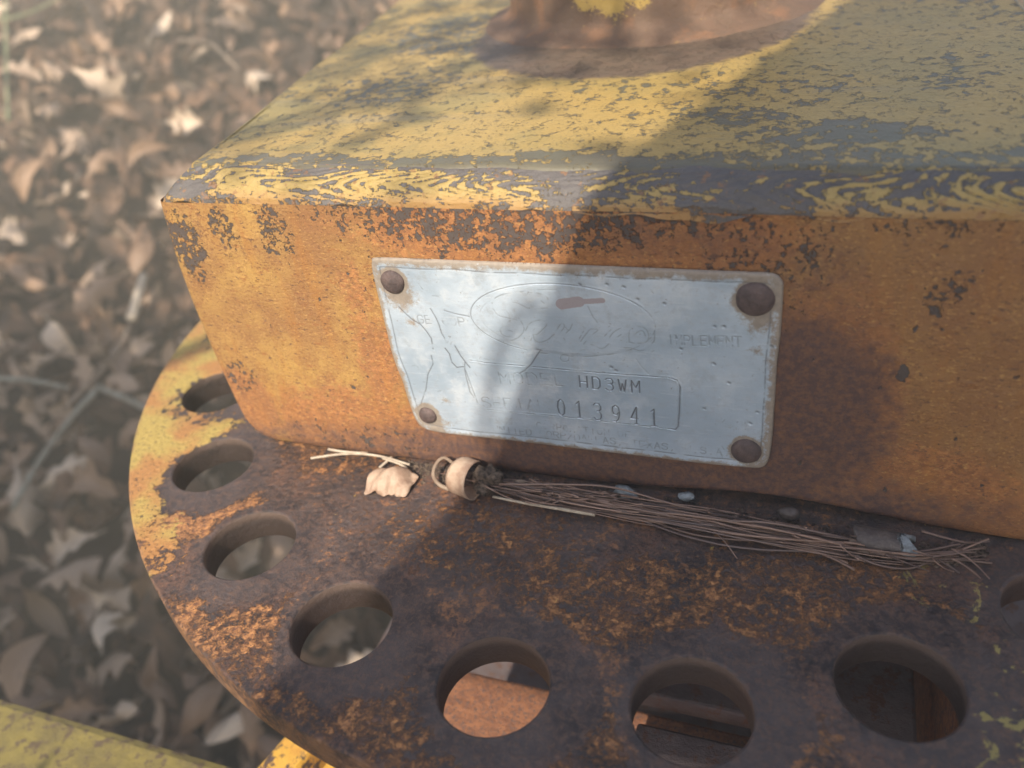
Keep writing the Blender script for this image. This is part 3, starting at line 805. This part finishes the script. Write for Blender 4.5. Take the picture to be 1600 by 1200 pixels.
# ------------------------------------------------------------------ the drilled disc
def build_disc():
    cu = bpy.data.curves.new('disc', 'CURVE'); cu.dimensions = '2D'; cu.fill_mode = 'BOTH'
    T = .0122; bv = .0008
    cu.extrude = T/2-bv; cu.bevel_depth = bv; cu.bevel_resolution = 2
    def ring(cx, cy, r, n):
        sp = cu.splines.new('POLY'); sp.points.add(n-1); sp.use_cyclic_u = True
        for k in range(n):
            a = 2*math.pi*k/n; sp.points[k].co = (cx+r*math.cos(a), cy+r*math.sin(a), 0, 1)
    ring(RC[0], RC[1], .2233-bv, 360)
    for i in range(23):
        a = PH0+STP*i
        ring(RC[0]+RH*math.cos(a), RC[1]+RH*math.sin(a), RHO+bv*.6, 72)
    o = bpy.data.objects.new('tmp', cu); COL.objects.link(o)
    dg = bpy.context.evaluated_depsgraph_get()
    me = bpy.data.meshes.new_from_object(o.evaluated_get(dg)); bpy.data.objects.remove(o)
    co = np.zeros(len(me.vertices)*3); me.vertices.foreach_get('co', co); co = co.reshape(-1, 3); co[:, 2] -= T/2
    me.vertices.foreach_set('co', co.ravel()); me.update()
    return me
disc = obj('index_disc', build_disc(), M_DISC, smooth=False)
tag(disc, 'round rusty steel disc with a ring of drilled holes, lying under the yellow housing', 'index disc')

# ------------------------------------------------------------------ frame under the disc
frame = empty('machine_chassis', (.05, .05, -.32),
    label='rusty yellow steel chassis of beams and plates showing below the drilled disc', cat='chassis')
def bevbox(x0, x1, y0, y1, z0, z1, b=.002, skew=None, nx=1):
    bm = bmesh.new()
    bmesh.ops.create_cube(bm, size=1)
    for v in bm.verts:
        v.co = Vector(((x0+x1)/2+v.co.x*(x1-x0), (y0+y1)/2+v.co.y*(y1-y0), (z0+z1)/2+v.co.z*(z1-z0)))
        if skew: v.co = Vector(skew(v.co))
    bmesh.ops.bevel(bm, geom=list(bm.edges), offset=b, segments=2, affect='EDGES', profile=.5)
    me = bpy.data.meshes.new('m'); bm.to_mesh(me); bm.free(); return me
obj('front_beam', bevbox(-.62, -.058, -.145, -.0765, -.155, -.100, .004), M_FRAMEY, frame, smooth=False)
obj('bracket', bevbox(-.0725, -.058, -.115, -.03, -.16, -.0985, .002, lambda c: (c.x+(c.y+.09)*.25, c.y, c.z)), M_FRAMEO, frame, smooth=False)
obj('side_plate', bevbox(-.0495, -.035, -.15, -.052, -.19, -.105, .002, lambda c: (c.x+(c.y+.09)*.1, c.y, c.z)), M_FRAMEO, frame, smooth=False)
obj('added_gusset_plate', bevbox(.074, .16, -.105, -.0435, -.070, -.062, .0012), M_LOWER2, frame, smooth=False)  # added plate, raised so its top stays out of the sun
obj('added_gusset_plate', bevbox(.066, .16, -.0300, .06, -.074, -.066, .0012), M_LOWER2, frame, smooth=False)
obj('near_plate', bevbox(-.012, .40, -.150, -.0150, -.108, -.100, .0015, lambda c: (c.x, c.y-.01*(c.x-.05), c.z)), M_LOWER, frame, smooth=False)
obj('far_plate', bevbox(-.012, .40, .0020, .20, -.112, -.104, .0015, lambda c: (c.x, c.y-.01*(c.x-.05), c.z)), M_LOWER2, frame, smooth=False)
obj('cross_beam', bevbox(-.10, .50, -.05, .16, -.30, -.19, .004), M_LOWER2, frame, smooth=False)
obj('upright_rib', bevbox(.166, .172, -.10, .05, -.102, -.02, .001), M_LOWER, frame, smooth=False)
obj('centre_post', bevbox(.0, .10, .06, .16, -.70, -.30, .004), M_LOWER2, frame, smooth=False)
V, Fc = tube([(RC[0], RC[1], -.30), (RC[0], RC[1], -.0124)], .07, .07, 48); obj('swivel_tube', mesh(V, Fc), M_LOWER2, frame)

# ------------------------------------------------------------------ added unseen tree, its sawn limb made up to throw the shade
def shade_limb():
    # left end cut along the shadow plane to shape the shade edge
    yc, zc, r = -.53, .60, .172
    n = 72; rows = []
    a = np.linspace(0, 2*np.pi, n, endpoint=False)
    rr = r*(1+.012*np.sin(a*11)+.01*np.sin(a*23))
    y = yc+rr*np.cos(a); z = zc+rr*np.sin(a)
    xs0 = .0127+.42*z+.31*y
    cx = .0127+.42*zc+.31*yc
    for f in (.001, .5, 1.0):
        rows.append(np.stack([cx+(xs0-cx)*f, yc+(y-yc)*f, zc+(z-zc)*f], 1))
    for t in np.linspace(.05, 1, 14):
        X = xs0*(1-t)+1.42*t
        k = 1+.02*np.sin(a*7+t*9)
        rows.append(np.stack([X, yc+(y-yc)*k, zc+(z-zc)*k], 1))
    return grid_mesh(np.array(rows), closed_u=True)
tree = empty('added_shade_tree', (1.45, -.53, gz(1.45, -.53)),
    label='added unseen grey barked tree snag, its sawn limb made up to cast the shade', cat='tree')
V, Fc = tube([(1.45+.03*math.sin(k), -.53, gz(1.45, -.53)-.1+k*.19) for k in range(12)], .30, .25, 24)
obj('trunk', mesh(V, Fc), M_BARK, tree); obj('limb', shade_limb(), M_BARK, tree)

tw = [Vector((F(px, py)[0], 0, F(px, py)[1]))+SUN*.74 for px, py in [(835, 470), (800, 520), (775, 575), (762, 640), (752, 700)]]
V, Fc = tube(spline(tw, 14), .0030, .0020, 7); obj('dead_twig', mesh(V, Fc), M_BARK, tree)
def leafy(name, base, centres, n, label, size=.05, seed=1, spread=.085):
    """added unseen shrub to cast shade: stems and a loose crown of leaf faces"""
    r = random.Random(seed)
    root = empty(name, base, label=label, cat='shrub', group='added unseen shrubs casting shade')
    V = []; Fc = []
    for c in centres:
        c = Vector(c)
        a, b = tube(spline([base, (Vector(base)+c)/2+Vector((r.uniform(-.06, .06),)*3), c], 8), .009, .003, 6)
        k = len(V); V += a; Fc += [tuple(i+k for i in f) for f in b]
    obj('stem', mesh(V, Fc), M_BARK, root)
    V = []; Fc = []
    for c in centres:
        c = Vector(c)
        for _ in range(n):
            p = c + Vector((r.gauss(0, 1), r.gauss(0, 1), r.gauss(0, .7)))*spread
            if p.z > 1.15: p.z = 1.15
            u = Vector((r.gauss(0, 1), r.gauss(0, 1), r.gauss(0, 1))).normalized(); v = u.orthogonal().normalized()
            s = size*r.uniform(.6, 1.2); k = len(V)
            V += [p-u*s*.5, p+v*s*.22, p+u*s*.5, p-v*s*.22]; Fc.append((k, k+1, k+2, k+3))
    obj('crown', mesh(V, Fc), M_GREEN, root, smooth=False)
SHADE = [((20, 700), 1.15), ((110, 760), 1.1), ((60, 900), 1.05), ((160, 950), 1.0), ((40, 1030), 1.0), ((230, 1040), .95), ((130, 1130), .9), ((330, 1130), .9), ((160, 620), 1.2), ((250, 850), 1.0),
         ((20, 820), 1.1), ((330, 980), .95), ((200, 720), 1.1)]
cs = [G(*p)+SUN*d for p, d in SHADE]  # added crowns sit sunward of the ground they are to shade
leafy('added_shade_shrub', (-.75, -1.0, gz(-.75, -1.0)), cs[:7], 380, 'larger added unseen shrub shading the leaves beside the frame', .055, 3)
leafy('added_shade_shrub', (-.35, -1.05, gz(-.35, -1.05)), cs[7:], 380, 'smaller added unseen shrub casting shade nearest to the disc', .055, 4)
SP = [Vector(p)+SUN*1.0 for p in [(-.07, .13, .109), (-.02, .10, .109), (.02, .18, .109), (-.08, .24, .109), (.0, .26, .109), (-.10, .34, .109)]]  # added leaf clusters sunward of the top plate, to dim its sunlight
leafy('added_shade_shrub', (-1.25, -.75, gz(-1.25, -.75)), SP, 85, 'tall thin added unseen shrub whose fine leaves dapple the top of the housing', .020, 6, .045)
SH2 = [((300, 110), 1.2), ((60, 300), 1.2), ((420, 60), 1.2), ((250, 330), 1.15), ((30, 480), 1.2)]
cs2 = [G(*p)+SUN*d for p, d in SH2]
leafy('added_shade_shrub', (-1.5, -.6, gz(-1.5, -.6)), cs2, 30, 'sparse added unseen shrub casting shade farthest to the left of the machine', .06, 5)

# ------------------------------------------------------------------ leaf litter
def leaf_mesh(kind, seed):
    r = random.Random(seed)
    n = 13; L = 1.0; V = []; Fc = []
    lob = r.uniform(2.4, 3.4)
    for i in range(n):
        t = i/(n-1)
        if kind == 'oak':
            wd = .30*math.sin(math.pi*min(t*.96+.04, 1))**.7*(1+.42*math.cos(t*lob*2*math.pi+1))*(0.6+.6*t)
        else:
            wd = .23*math.sin(math.pi*min(t*.98+.02, 1))**.8
        if i == n-1: wd = .01
        cur = .22*math.sin(t*math.pi*r.choice((1, 1)))*(1 if seed % 2 else -.6)
        for j, s in enumerate((-1, -.5, 0, .5, 1)):
            wz = abs(s)**1.5*wd*(.9 if seed % 3 else -.5) + .02*math.sin(9*t+s*4+seed)
            V.append((s*wd*(1-.18*abs(s)), t-.5+.05*s*s, cur+wz))
    for i in range(n-1):
        for j in range(4):
            a = i*5+j; Fc.append((a, a+1, a+6, a+5))
    k = len(V)                                # stalk
    V += [(-.012, -.5, 0), (.012, -.5, 0), (.006, -.72, .04), (-.006, -.72, .04)]; Fc.append((k, k+1, k+2, k+3))
    me = mesh(V, Fc); me.materials.append(M_LEAF)
    me.polygons.foreach_set('use_smooth', np.ones(len(me.polygons), dtype=bool))
    return me
LM = [leaf_mesh('oak', s) for s in range(1, 7)] + [leaf_mesh('plain', s) for s in range(7, 10)]
rl = random.Random(11)
def place_leaf(p, s, up):
    o = bpy.data.objects.new('fallen_leaf', rl.choice(LM)); COL.objects.link(o)
    o.location = (p.x, p.y, p.z+up); o.scale = (s*rl.uniform(.8, 1.2), s, s*rl.uniform(.6, 1.3))
    nrm = Vector((.296, -.393, 1)).normalized()
    q = nrm.to_track_quat('Z', 'Y').to_matrix().to_4x4() @ Matrix.Rotation(rl.uniform(0, 6.28), 4, 'Z') @ Matrix.Rotation(rl.gauss(0, .5), 4, 'X') @ Matrix.Rotation(rl.gauss(0, .5), 4, 'Y')
    if rl.random() < .4: q = q @ Matrix.Rotation(math.pi, 4, 'X')
    o.rotation_euler = q.to_euler()
    lobed = LM.index(o.data) < 6
    if p.y < .25: where = 'in the shaded litter behind the yellow beam'
    elif p.y < .5: where = 'in the litter level with the drilled disc'
    elif p.y < .75: where = 'in the litter level with the nameplate'
    else: where = 'in the sunlit litter high up beside the housing'
    tag(o, ('lobed' if lobed else 'narrow') + ' dry brown leaf lying ' + where, 'leaf', 'fallen leaves on the ground')
    return o
cnt = 0
for py in range(-30, 1230, 62):
    for px in range(-30, 760, 54):
        # only where ground is not hidden by the machine
        lim = 640-.86*py if py < 270 else (250+.42*(py-270) if py < 520 else (330 if py < 600 else 460 if py < 1000 else 620))
        if px > lim+40 or cnt >= 295: continue
        p = G(px+rl.uniform(-28, 28), py+rl.uniform(-28, 28))
        place_leaf(p, rl.uniform(.034, .076), rl.uniform(.006, .04)); cnt += 1
for _ in range(max(0, 298-cnt)):
    p = G(rl.uniform(-20, 420), rl.uniform(-20, 1180)); place_leaf(p, rl.uniform(.04, .08), rl.uniform(.01, .04)); cnt += 1
def litter():
    """the uncountable rest of the leaf litter"""
    N = 32000
    base = []
    for me in LM:
        co = np.zeros(len(me.vertices)*3, np.float32); me.vertices.foreach_get('co', co)
        base.append(co.reshape(-1, 3)[:65:1])
    # coarse copy of a leaf: 3 x 5 verts
    sel = [r*5+c for r in (0, 3, 6, 9, 12) for c in (0, 2, 4)]
    q = [(r*3+c, r*3+c+1, r*3+c+4, r*3+c+3) for r in range(4) for c in range(2)]
    Vs = []; Fs = []
    g = np.random.default_rng(5)
    k = 0
    for i in range(N):
        rad = 3.6*math.sqrt(g.random()) if i > 7000 else 1.6*math.sqrt(g.random())
        a = g.random()*6.283
        x = -.5+rad*math.cos(a); y = .6+rad*math.sin(a)
        b = base[g.integers(len(base))][sel]
        s = g.uniform(.02, .065)
        e = g.normal(0, .55, 2); t = g.random()*6.283
        ct, st = math.cos(t), math.sin(t)
        b = b*s
        b = np.stack([b[:, 0]*ct-b[:, 1]*st, b[:, 0]*st+b[:, 1]*ct, b[:, 2]], 1)
        b[:, 2] += b[:, 0]*(e[0]-.296)+b[:, 1]*(e[1]+.393)
        b += (x, y, gz(x, y)+g.uniform(-.008, .018))
        Vs.append(b); Fs += [(f[0]+k, f[1]+k, f[2]+k, f[3]+k) for f in q]; k += 15
    o = obj('leaf_litter', np_mesh(np.concatenate(Vs), np.array(Fs)), M_LITTER, smooth=False)
    tag(o, kind='stuff', label='deep brown litter of dry leaves covering the forest floor')
litter()

# twigs and grass on the ground
def ground_twig(name, pts, r0, r1, mat, label, up=.03, cat='twig', group=None):
    P = [G(x, y, up) for x, y in pts]; r0 *= .62; r1 *= .62
    V, Fc = tube(spline(P, 12), r0, r1, 7); o = obj(name, mesh(V, Fc), mat); tag(o, label, cat, group); return o
ground_twig('fallen_twig', [(-40, 590), (40, 594), (108, 606)], .0052, .0045, M_LICHEN, 'pale green lichen covered twig at the left edge of the picture', .05)
ground_twig('fallen_twig', [(18, 798), (62, 720), (112, 652), (158, 602)], .0045, .0055, M_LICHEN, 'long grey green twig slanting up towards the disc', .05)
ground_twig('fallen_twig', [(155, 606), (195, 622), (240, 645)], .0045, .0055, M_LICHEN, 'short lichened twig whose tip goes under the disc rim', .05)
ground_twig('fallen_twig', [(-20, 625), (50, 582), (105, 542)], .0035, .003, M_TWIG, 'thin brown twig crossing the lichen covered one', .05)
ground_twig('fallen_twig', [(100, 640), (175, 560), (205, 505)], .005, .005, M_TWIG, 'brown stalk rising towards the white leaf', .04)
ground_twig('fallen_twig', [(205, 500), (225, 430)], .011, .008, M_PALE, 'thick white bleached stalk beside the housing corner', .05)
ground_twig('fallen_twig', [(280, 62), (330, 70), (375, 110)], .005, .004, M_TWIG, 'small tan twig on the leaves high up beside the housing', .04)
ground_twig('fallen_twig', [(-10, 1040), (40, 1060), (85, 1085)], .003, .003, M_TWIG, 'short pale twig just above the yellow beam', .04)
ground_twig('grass_blade', [(13, 190), (10, 90), (8, -60)], .0035, .003, M_GRASS, 'single pale green grass stem at the far left of the picture', .12, 'grass blade')
ground_twig('grass_blade', [(-30, 36), (40, 22), (110, -12)], .003, .002, M_GRASS, 'green grass stem arching over the top left corner', .12, 'grass blade')

# ------------------------------------------------------------------ debris at the foot of the housing
def disc_curve(name, pts, r0, r1, mat, label, cat, group=None, n=16, seg=5):
    """pts: (px, py, height)"""
    P = [D(x, y, h) for x, y, h in pts]
    V, Fc = tube(spline(P, n), r0, r1, seg); o = obj(name, mesh(V, Fc), mat); tag(o, label, cat, group); return o
rn = random.Random(5)
spine = [(640, 733), (720, 744), (790, 757), (870, 770), (950, 785), (1040, 800), (1130, 815), (1220, 833), (1300, 848), (1380, 862), (1460, 870), (1540, 862)]
def sp_at(u):
    u = max(0, min(.9999, u))*(len(spine)-1); i = int(u); t = u-i
    return (spine[i][0]*(1-t)+spine[i+1][0]*t, spine[i][1]*(1-t)+spine[i+1][1]*t)
NL = 'thin dry brown pine needle in the heap along the foot of the housing'; NGp = 'pine needles heaped against the housing'
for k in range(96):
    a = rn.uniform(.12, .55) if k < 40 else rn.uniform(.03, .75); l = rn.uniform(.25, .42) if k < 64 else rn.uniform(.08, .3); b = a+l
    o0 = rn.uniform(-12, 20) if k < 64 else rn.uniform(-8, 2); o1 = o0*.4+rn.uniform(-12, 12)
    pts = []
    bow = rn.uniform(-5, 9)
    for j in range(5):
        t = j/4; x, y = sp_at(a+(b-a)*t); off = o0*(1-t)+o1*t + rn.uniform(-2, 2) + bow*math.sin(math.pi*t)
        wide = 1.0 if x > 800 else .6
        pts.append((x, y+off*wide, .0012+rn.uniform(0, .0045)))
    wr = rn.uniform(.00016, .00038); disc_curve('pine_needle', pts, wr, wr*.8, M_NEEDLE, NL, 'pine needle', NGp, 14, 4)
for k in range(46):                      # crossing, broken and stray needles
    u = rn.uniform(.10, .95); x, y = sp_at(u); y += rn.gauss(0, 11); l = rn.uniform(15, 75); a = rn.gauss(.18, .35)
    bw = rn.uniform(-7, 7)
    pts = [(x+l*t*math.cos(a), max(y+l*t*math.sin(a)+bw*math.sin(3.1*t), sp_at(u+l*t/950)[1]-16), .003+rn.uniform(-.001, .005)) for t in (0, .33, .66, 1)]
    disc_curve('pine_needle', pts, rn.uniform(.00018, .0004), .00018, M_NEEDLE, 'short broken pine needle lying across the heap of longer ones', 'pine needle', NGp, 10, 4)
# traced needles
TR = [[(1350, 856, .003), (1200, 826, .006), (1080, 806, .006), (960, 795, .003)], [(1350, 858, .003), (1230, 848, .004), (1100, 838, .003), (1020, 815, .002)],
      [(1352, 860, .003), (1260, 838, .007), (1150, 815, .006), (1040, 795, .005)], [(1340, 845, .004), (1210, 818, .008), (1120, 812, .006), (1000, 790, .004)],
      [(1350, 862, .002), (1180, 858, .002), (1080, 840, .002), (1000, 812, .002)], [(1345, 850, .005), (1180, 838, .006), (1080, 822, .005), (985, 806, .003)],
      [(1335, 890, .001), (1300, 872, .002), (1260, 858, .003), (1200, 850, .003)], [(1325, 880, .0015), (1280, 864, .002), (1230, 852, .003)],
      [(1325, 862, .003), (1370, 882, .002), (1420, 888, .001), (1460, 872, .003), (1495, 842, .005)],
      [(1345, 858, .003), (1420, 872, .003), (1480, 866, .004), (1545, 842, .006)], [(1400, 868, .003), (1480, 872, .002), (1550, 880, .001)],
      [(780, 757, .009), (880, 757, .010), (960, 762, .010), (1060, 790, .007), (1120, 800, .004)], [(1440, 830, .006), (1500, 846, .005), (1530, 848, .004)],
      [(1352, 858, .003), (1430, 862, .004), (1500, 850, .006)]]
for i, t in enumerate(TR): disc_curve('pine_needle', t, .00042, .00032, M_NEEDLE, NL, 'pine needle', NGp, 18, 5)
disc_curve('pine_needle', [(930, 804, .003), (880, 796, .003), (820, 786, .003), (770, 776, .002)], .0007, .0004, M_PALE, 'thick pale grey bunch stalk running from the curled bark strip', 'pine needle', None, 12, 6)
disc_curve('needle_sheath', [(1338, 856, .0032), (1358, 861, .0030)], .0012, .0009, M_TWIG, 'lower brown sheath where the long needles join', 'needle sheath', None, 5, 7)
disc_curve('needle_sheath', [(1326, 845, .0045), (1342, 849, .0043)], .0011, .0009, M_TWIG, 'upper brown sheath where the long needles join', 'needle sheath', None, 5, 7)
# pale stalks at the left end
for i, (t, lb) in enumerate([([(486, 716, .0012), (540, 709, .003), (590, 712, .003), (640, 726, .003)], 'longest pale straw at the left end of the needle heap'),
          ([(513, 702, .004), (540, 706, .004), (575, 708, .003)], 'short pale straw lying against the housing edge'),
          ([(593, 731, .002), (612, 714, .003)], 'pale straw standing up above the tan leaf fragment'),
          ([(598, 716, .003), (622, 724, .003), (636, 732, .002)], 'second pale straw above the leaf fragment')]):
    disc_curve('dry_straw', t, .00055, .0005, M_PALE, lb, 'straw', 'dry straws beside the housing', 10, 5)
# dark debris under the heap
def grit():
    V = []; Fc = []; r = random.Random(8)
    for _ in range(2600):
        u = r.uniform(0, 1); x, y = sp_at(u); x += r.uniform(-8, 8); y += r.gauss(-3, 8)
        p = Vector(D(x, y, 0.0)); s = r.uniform(.0003, .0011)
        p.y = min(p.y, -.0002)
        k = len(V)
        for dx, dy, dz in ((1, 0, 0), (-1, 0, 0), (0, 1, 0), (0, -1, 0), (0, 0, 1)):
            V.append(p+Vector((dx*r.uniform(.5, 1.3), dy*r.uniform(.5, 1.3), dz*r.uniform(.4, 1)))*s)
        Fc += [(k, k+2, k+4), (k+2, k+1, k+4), (k+1, k+3, k+4), (k+3, k, k+4)]
    o = obj('dark_grit', mesh(V, Fc), M_HUSK, smooth=False); tag(o, kind='stuff', label='dark crumbs of bark and dirt below the pine needles')
grit()

def sheet(name, fn, nu, nv, mat, label, cat, thick=.0003, **k):
    P = np.array([[fn(u, v) for u in np.linspace(0, 1, nu)] for v in np.linspace(0, 1, nv)])
    o = obj(name, grid_mesh(P), mat); md = o.modifiers.new('thickness', 'SOLIDIFY'); md.thickness = thick; md.offset = 0
    tag(o, label, cat); return o
# tan leaf fragment
A0 = Vector(D(584, 742, .0015)); A1 = Vector(D(655, 748, .0015)); A2 = Vector(D(610, 778, .0015))
ex = (A1-A0); ey = (A2-A0); ey = ey - ex*(ey.dot(ex)/ex.dot(ex))
def frag(u, v):
    top = .30*math.sin(math.pi*u)**.7
    ed = .05*math.sin(u*17)+.03*math.sin(u*41)
    vv = v*(.92+ed) - (1-v)*top
    z = .0048*math.sin(math.pi*min(max(v, 0), 1))*math.sin(math.pi*(u*.8+.1)) + .0010*math.sin(u*11+v*5)
    if u > .75: z -= (u-.75)*.007
    p = A0+ex*u*(1-.10*v)+ey*vv*.95; return (p.x, p.y, .0012+max(z, 0)+.0012*(1-v))
sheet('leaf_fragment', frag, 34, 18, M_FRAG, 'tan curled leaf fragment lying left of the rolled strip', 'leaf fragment')
B0 = Vector(D(648, 745, .0016)); B1 = Vector(D(662, 764, .0016)); B2 = Vector(D(636, 775, .0016))
def tip(u, v):
    a = B0*(1-u)+B1*u; b = B0*(1-u)*.4+B2*(.6+.4*u-.0)+B0*0 if False else (B0*(1-u)+B2*u)
    p = a*(1-v)+b*v; return (p.x, p.y, .0014+.0022*math.sin(math.pi*v)*u)
# rolled bark strip: an open ring standing on edge
def strip(cpx, r, wid, a0, a1, mat, name, label, yaw, lean, z0, wave=0.):
    c = Vector(D(*cpx, 0)); c.z = z0
    ax = Vector((math.cos(yaw), math.sin(yaw), lean)).normalized()
    e1 = ax.cross(Vector((0, 0, 1))).normalized(); e2 = ax.cross(e1)
    def f(u, v):
        a = a0+(a1-a0)*u; ww = wid*(.45+.55*math.sin(math.pi*min(u*.9+.05, 1))**.6)
        rr = r*(1+.06*u+wave*math.sin(a*3))
        p = c+e1*rr*math.cos(a)+e2*rr*math.sin(a)+ax*((v-.5)*ww)
        return (p.x, p.y, max(p.z, .0006))
    return sheet(name, f, 36, 8, mat, label, 'bark strip', .00035)
strip((736, 768), .0064, .0085, -2.4, 2.0, M_FRAG, 'bark_strip', 'wide pale curled bark strip standing like a ring beside the seed husk', R_(-20), .10, .0064)
disc_curve('bark_strip', [(708, 724, .008), (694, 715, .009), (682, 724, .0075), (677, 742, .005), (686, 757, .0025), (706, 766, .0012)], .0006, .0008, M_TWIG,
           'narrow brown hooked strip curling behind the wide pale one', 'bark strip', None, 16, 6)
def lump(name, c, rad, mat, label, cat, seed, sc=(1, 1, 1), amp=.25, sub=3, rot=0.):
    bm = bmesh.new(); bmesh.ops.create_icosphere(bm, subdivisions=sub, radius=1)
    for v in bm.verts:
        n = mn.noise(v.co*1.6+Vector((seed*7.1, seed, 0)))+.5*mn.noise(v.co*4+Vector((seed, 3, seed)))
        v.co = v.co*(1+amp*n); v.co = Vector((v.co.x*sc[0], v.co.y*sc[1], v.co.z*sc[2]))*rad
        v.co.rotate(Matrix.Rotation(rot, 3, 'Z')); v.co += Vector(c)
        v.co.z = max(v.co.z, .0002)
    me = bpy.data.meshes.new('m'); bm.to_mesh(me); bm.free()
    o = obj(name, me, mat); tag(o, label, cat); return o
p = D(768, 768, 0); lump('seed_husk', (p[0]-.001, p[1], .0048), .0047, M_HUSK, 'dark brown rough seed husk beside the pale rolled strip', 'seed husk', 2, (1, .85, .95), .75, 4)
p = D(978, 785, 0); lump('lichen_flake', (p[0], p[1], .0042), .0034, M_FLAKE, 'blue grey lichen flake on the needles below the serial number', 'lichen flake', 3, (1.15, .6, .75), .4, 2)
p = D(1072, 790, 0); lump('lichen_flake', (p[0], p[1], .0040), .0024, M_FLAKE, 'smaller blue grey flake half way along the needle heap', 'lichen flake', 4, (1.2, .6, .7), .4, 2)
p = D(1232, 818, 0); lump('lichen_flake', (p[0], p[1], .0042), .0028, M_FLAKEB, 'dark grey flake close under the foot of the housing', 'lichen flake', 5, (1.2, .7, .7), .4, 2)
p = D(815, 765, 0); lump('seed_husk', (p[0], p[1], .003), .0018, M_TWIG, 'tiny tan seed scale between the needles', 'seed husk', 6, (1.2, .8, .7), .3, 2)
# bark chip with a pale broken end, right end of the heap
chip = empty('bark_chip', D(1375, 850, 0), label='brown papery bark chip with a pale blue broken end, tucked under the housing at right', cat='bark chip')
C0 = Vector(D(1335, 838, .004)); C1 = Vector(D(1420, 852, .004)); cw = Vector((.1, .35, .93))
def chipf(u, v):
    a = math.pi*(1.15*v-.1); r = .0042*(1-.15*u)
    c = C0*(1-u)+C1*u; p = c+Vector((0, -math.cos(a)*r, math.sin(a)*r*.9-.0005))
    return (p.x+.0006*math.sin(v*9), p.y, max(p.z, .0008))
P = np.array([[chipf(u, v) for u in np.linspace(0, .86, 24)] for v in np.linspace(0, 1, 18)])
o = obj('bark_body', grid_mesh(P), M_FLAKEB, chip); md = o.modifiers.new('t', 'SOLIDIFY'); md.thickness = .0006
P = np.array([[chipf(u+.05*math.sin(v*8)*(u > .9), v) for u in np.linspace(.80, 1.06, 8)] for v in np.linspace(0, 1, 18)])
o = obj('broken_end', grid_mesh(P), M_FLAKE, chip); md = o.modifiers.new('t', 'SOLIDIFY'); md.thickness = .0013
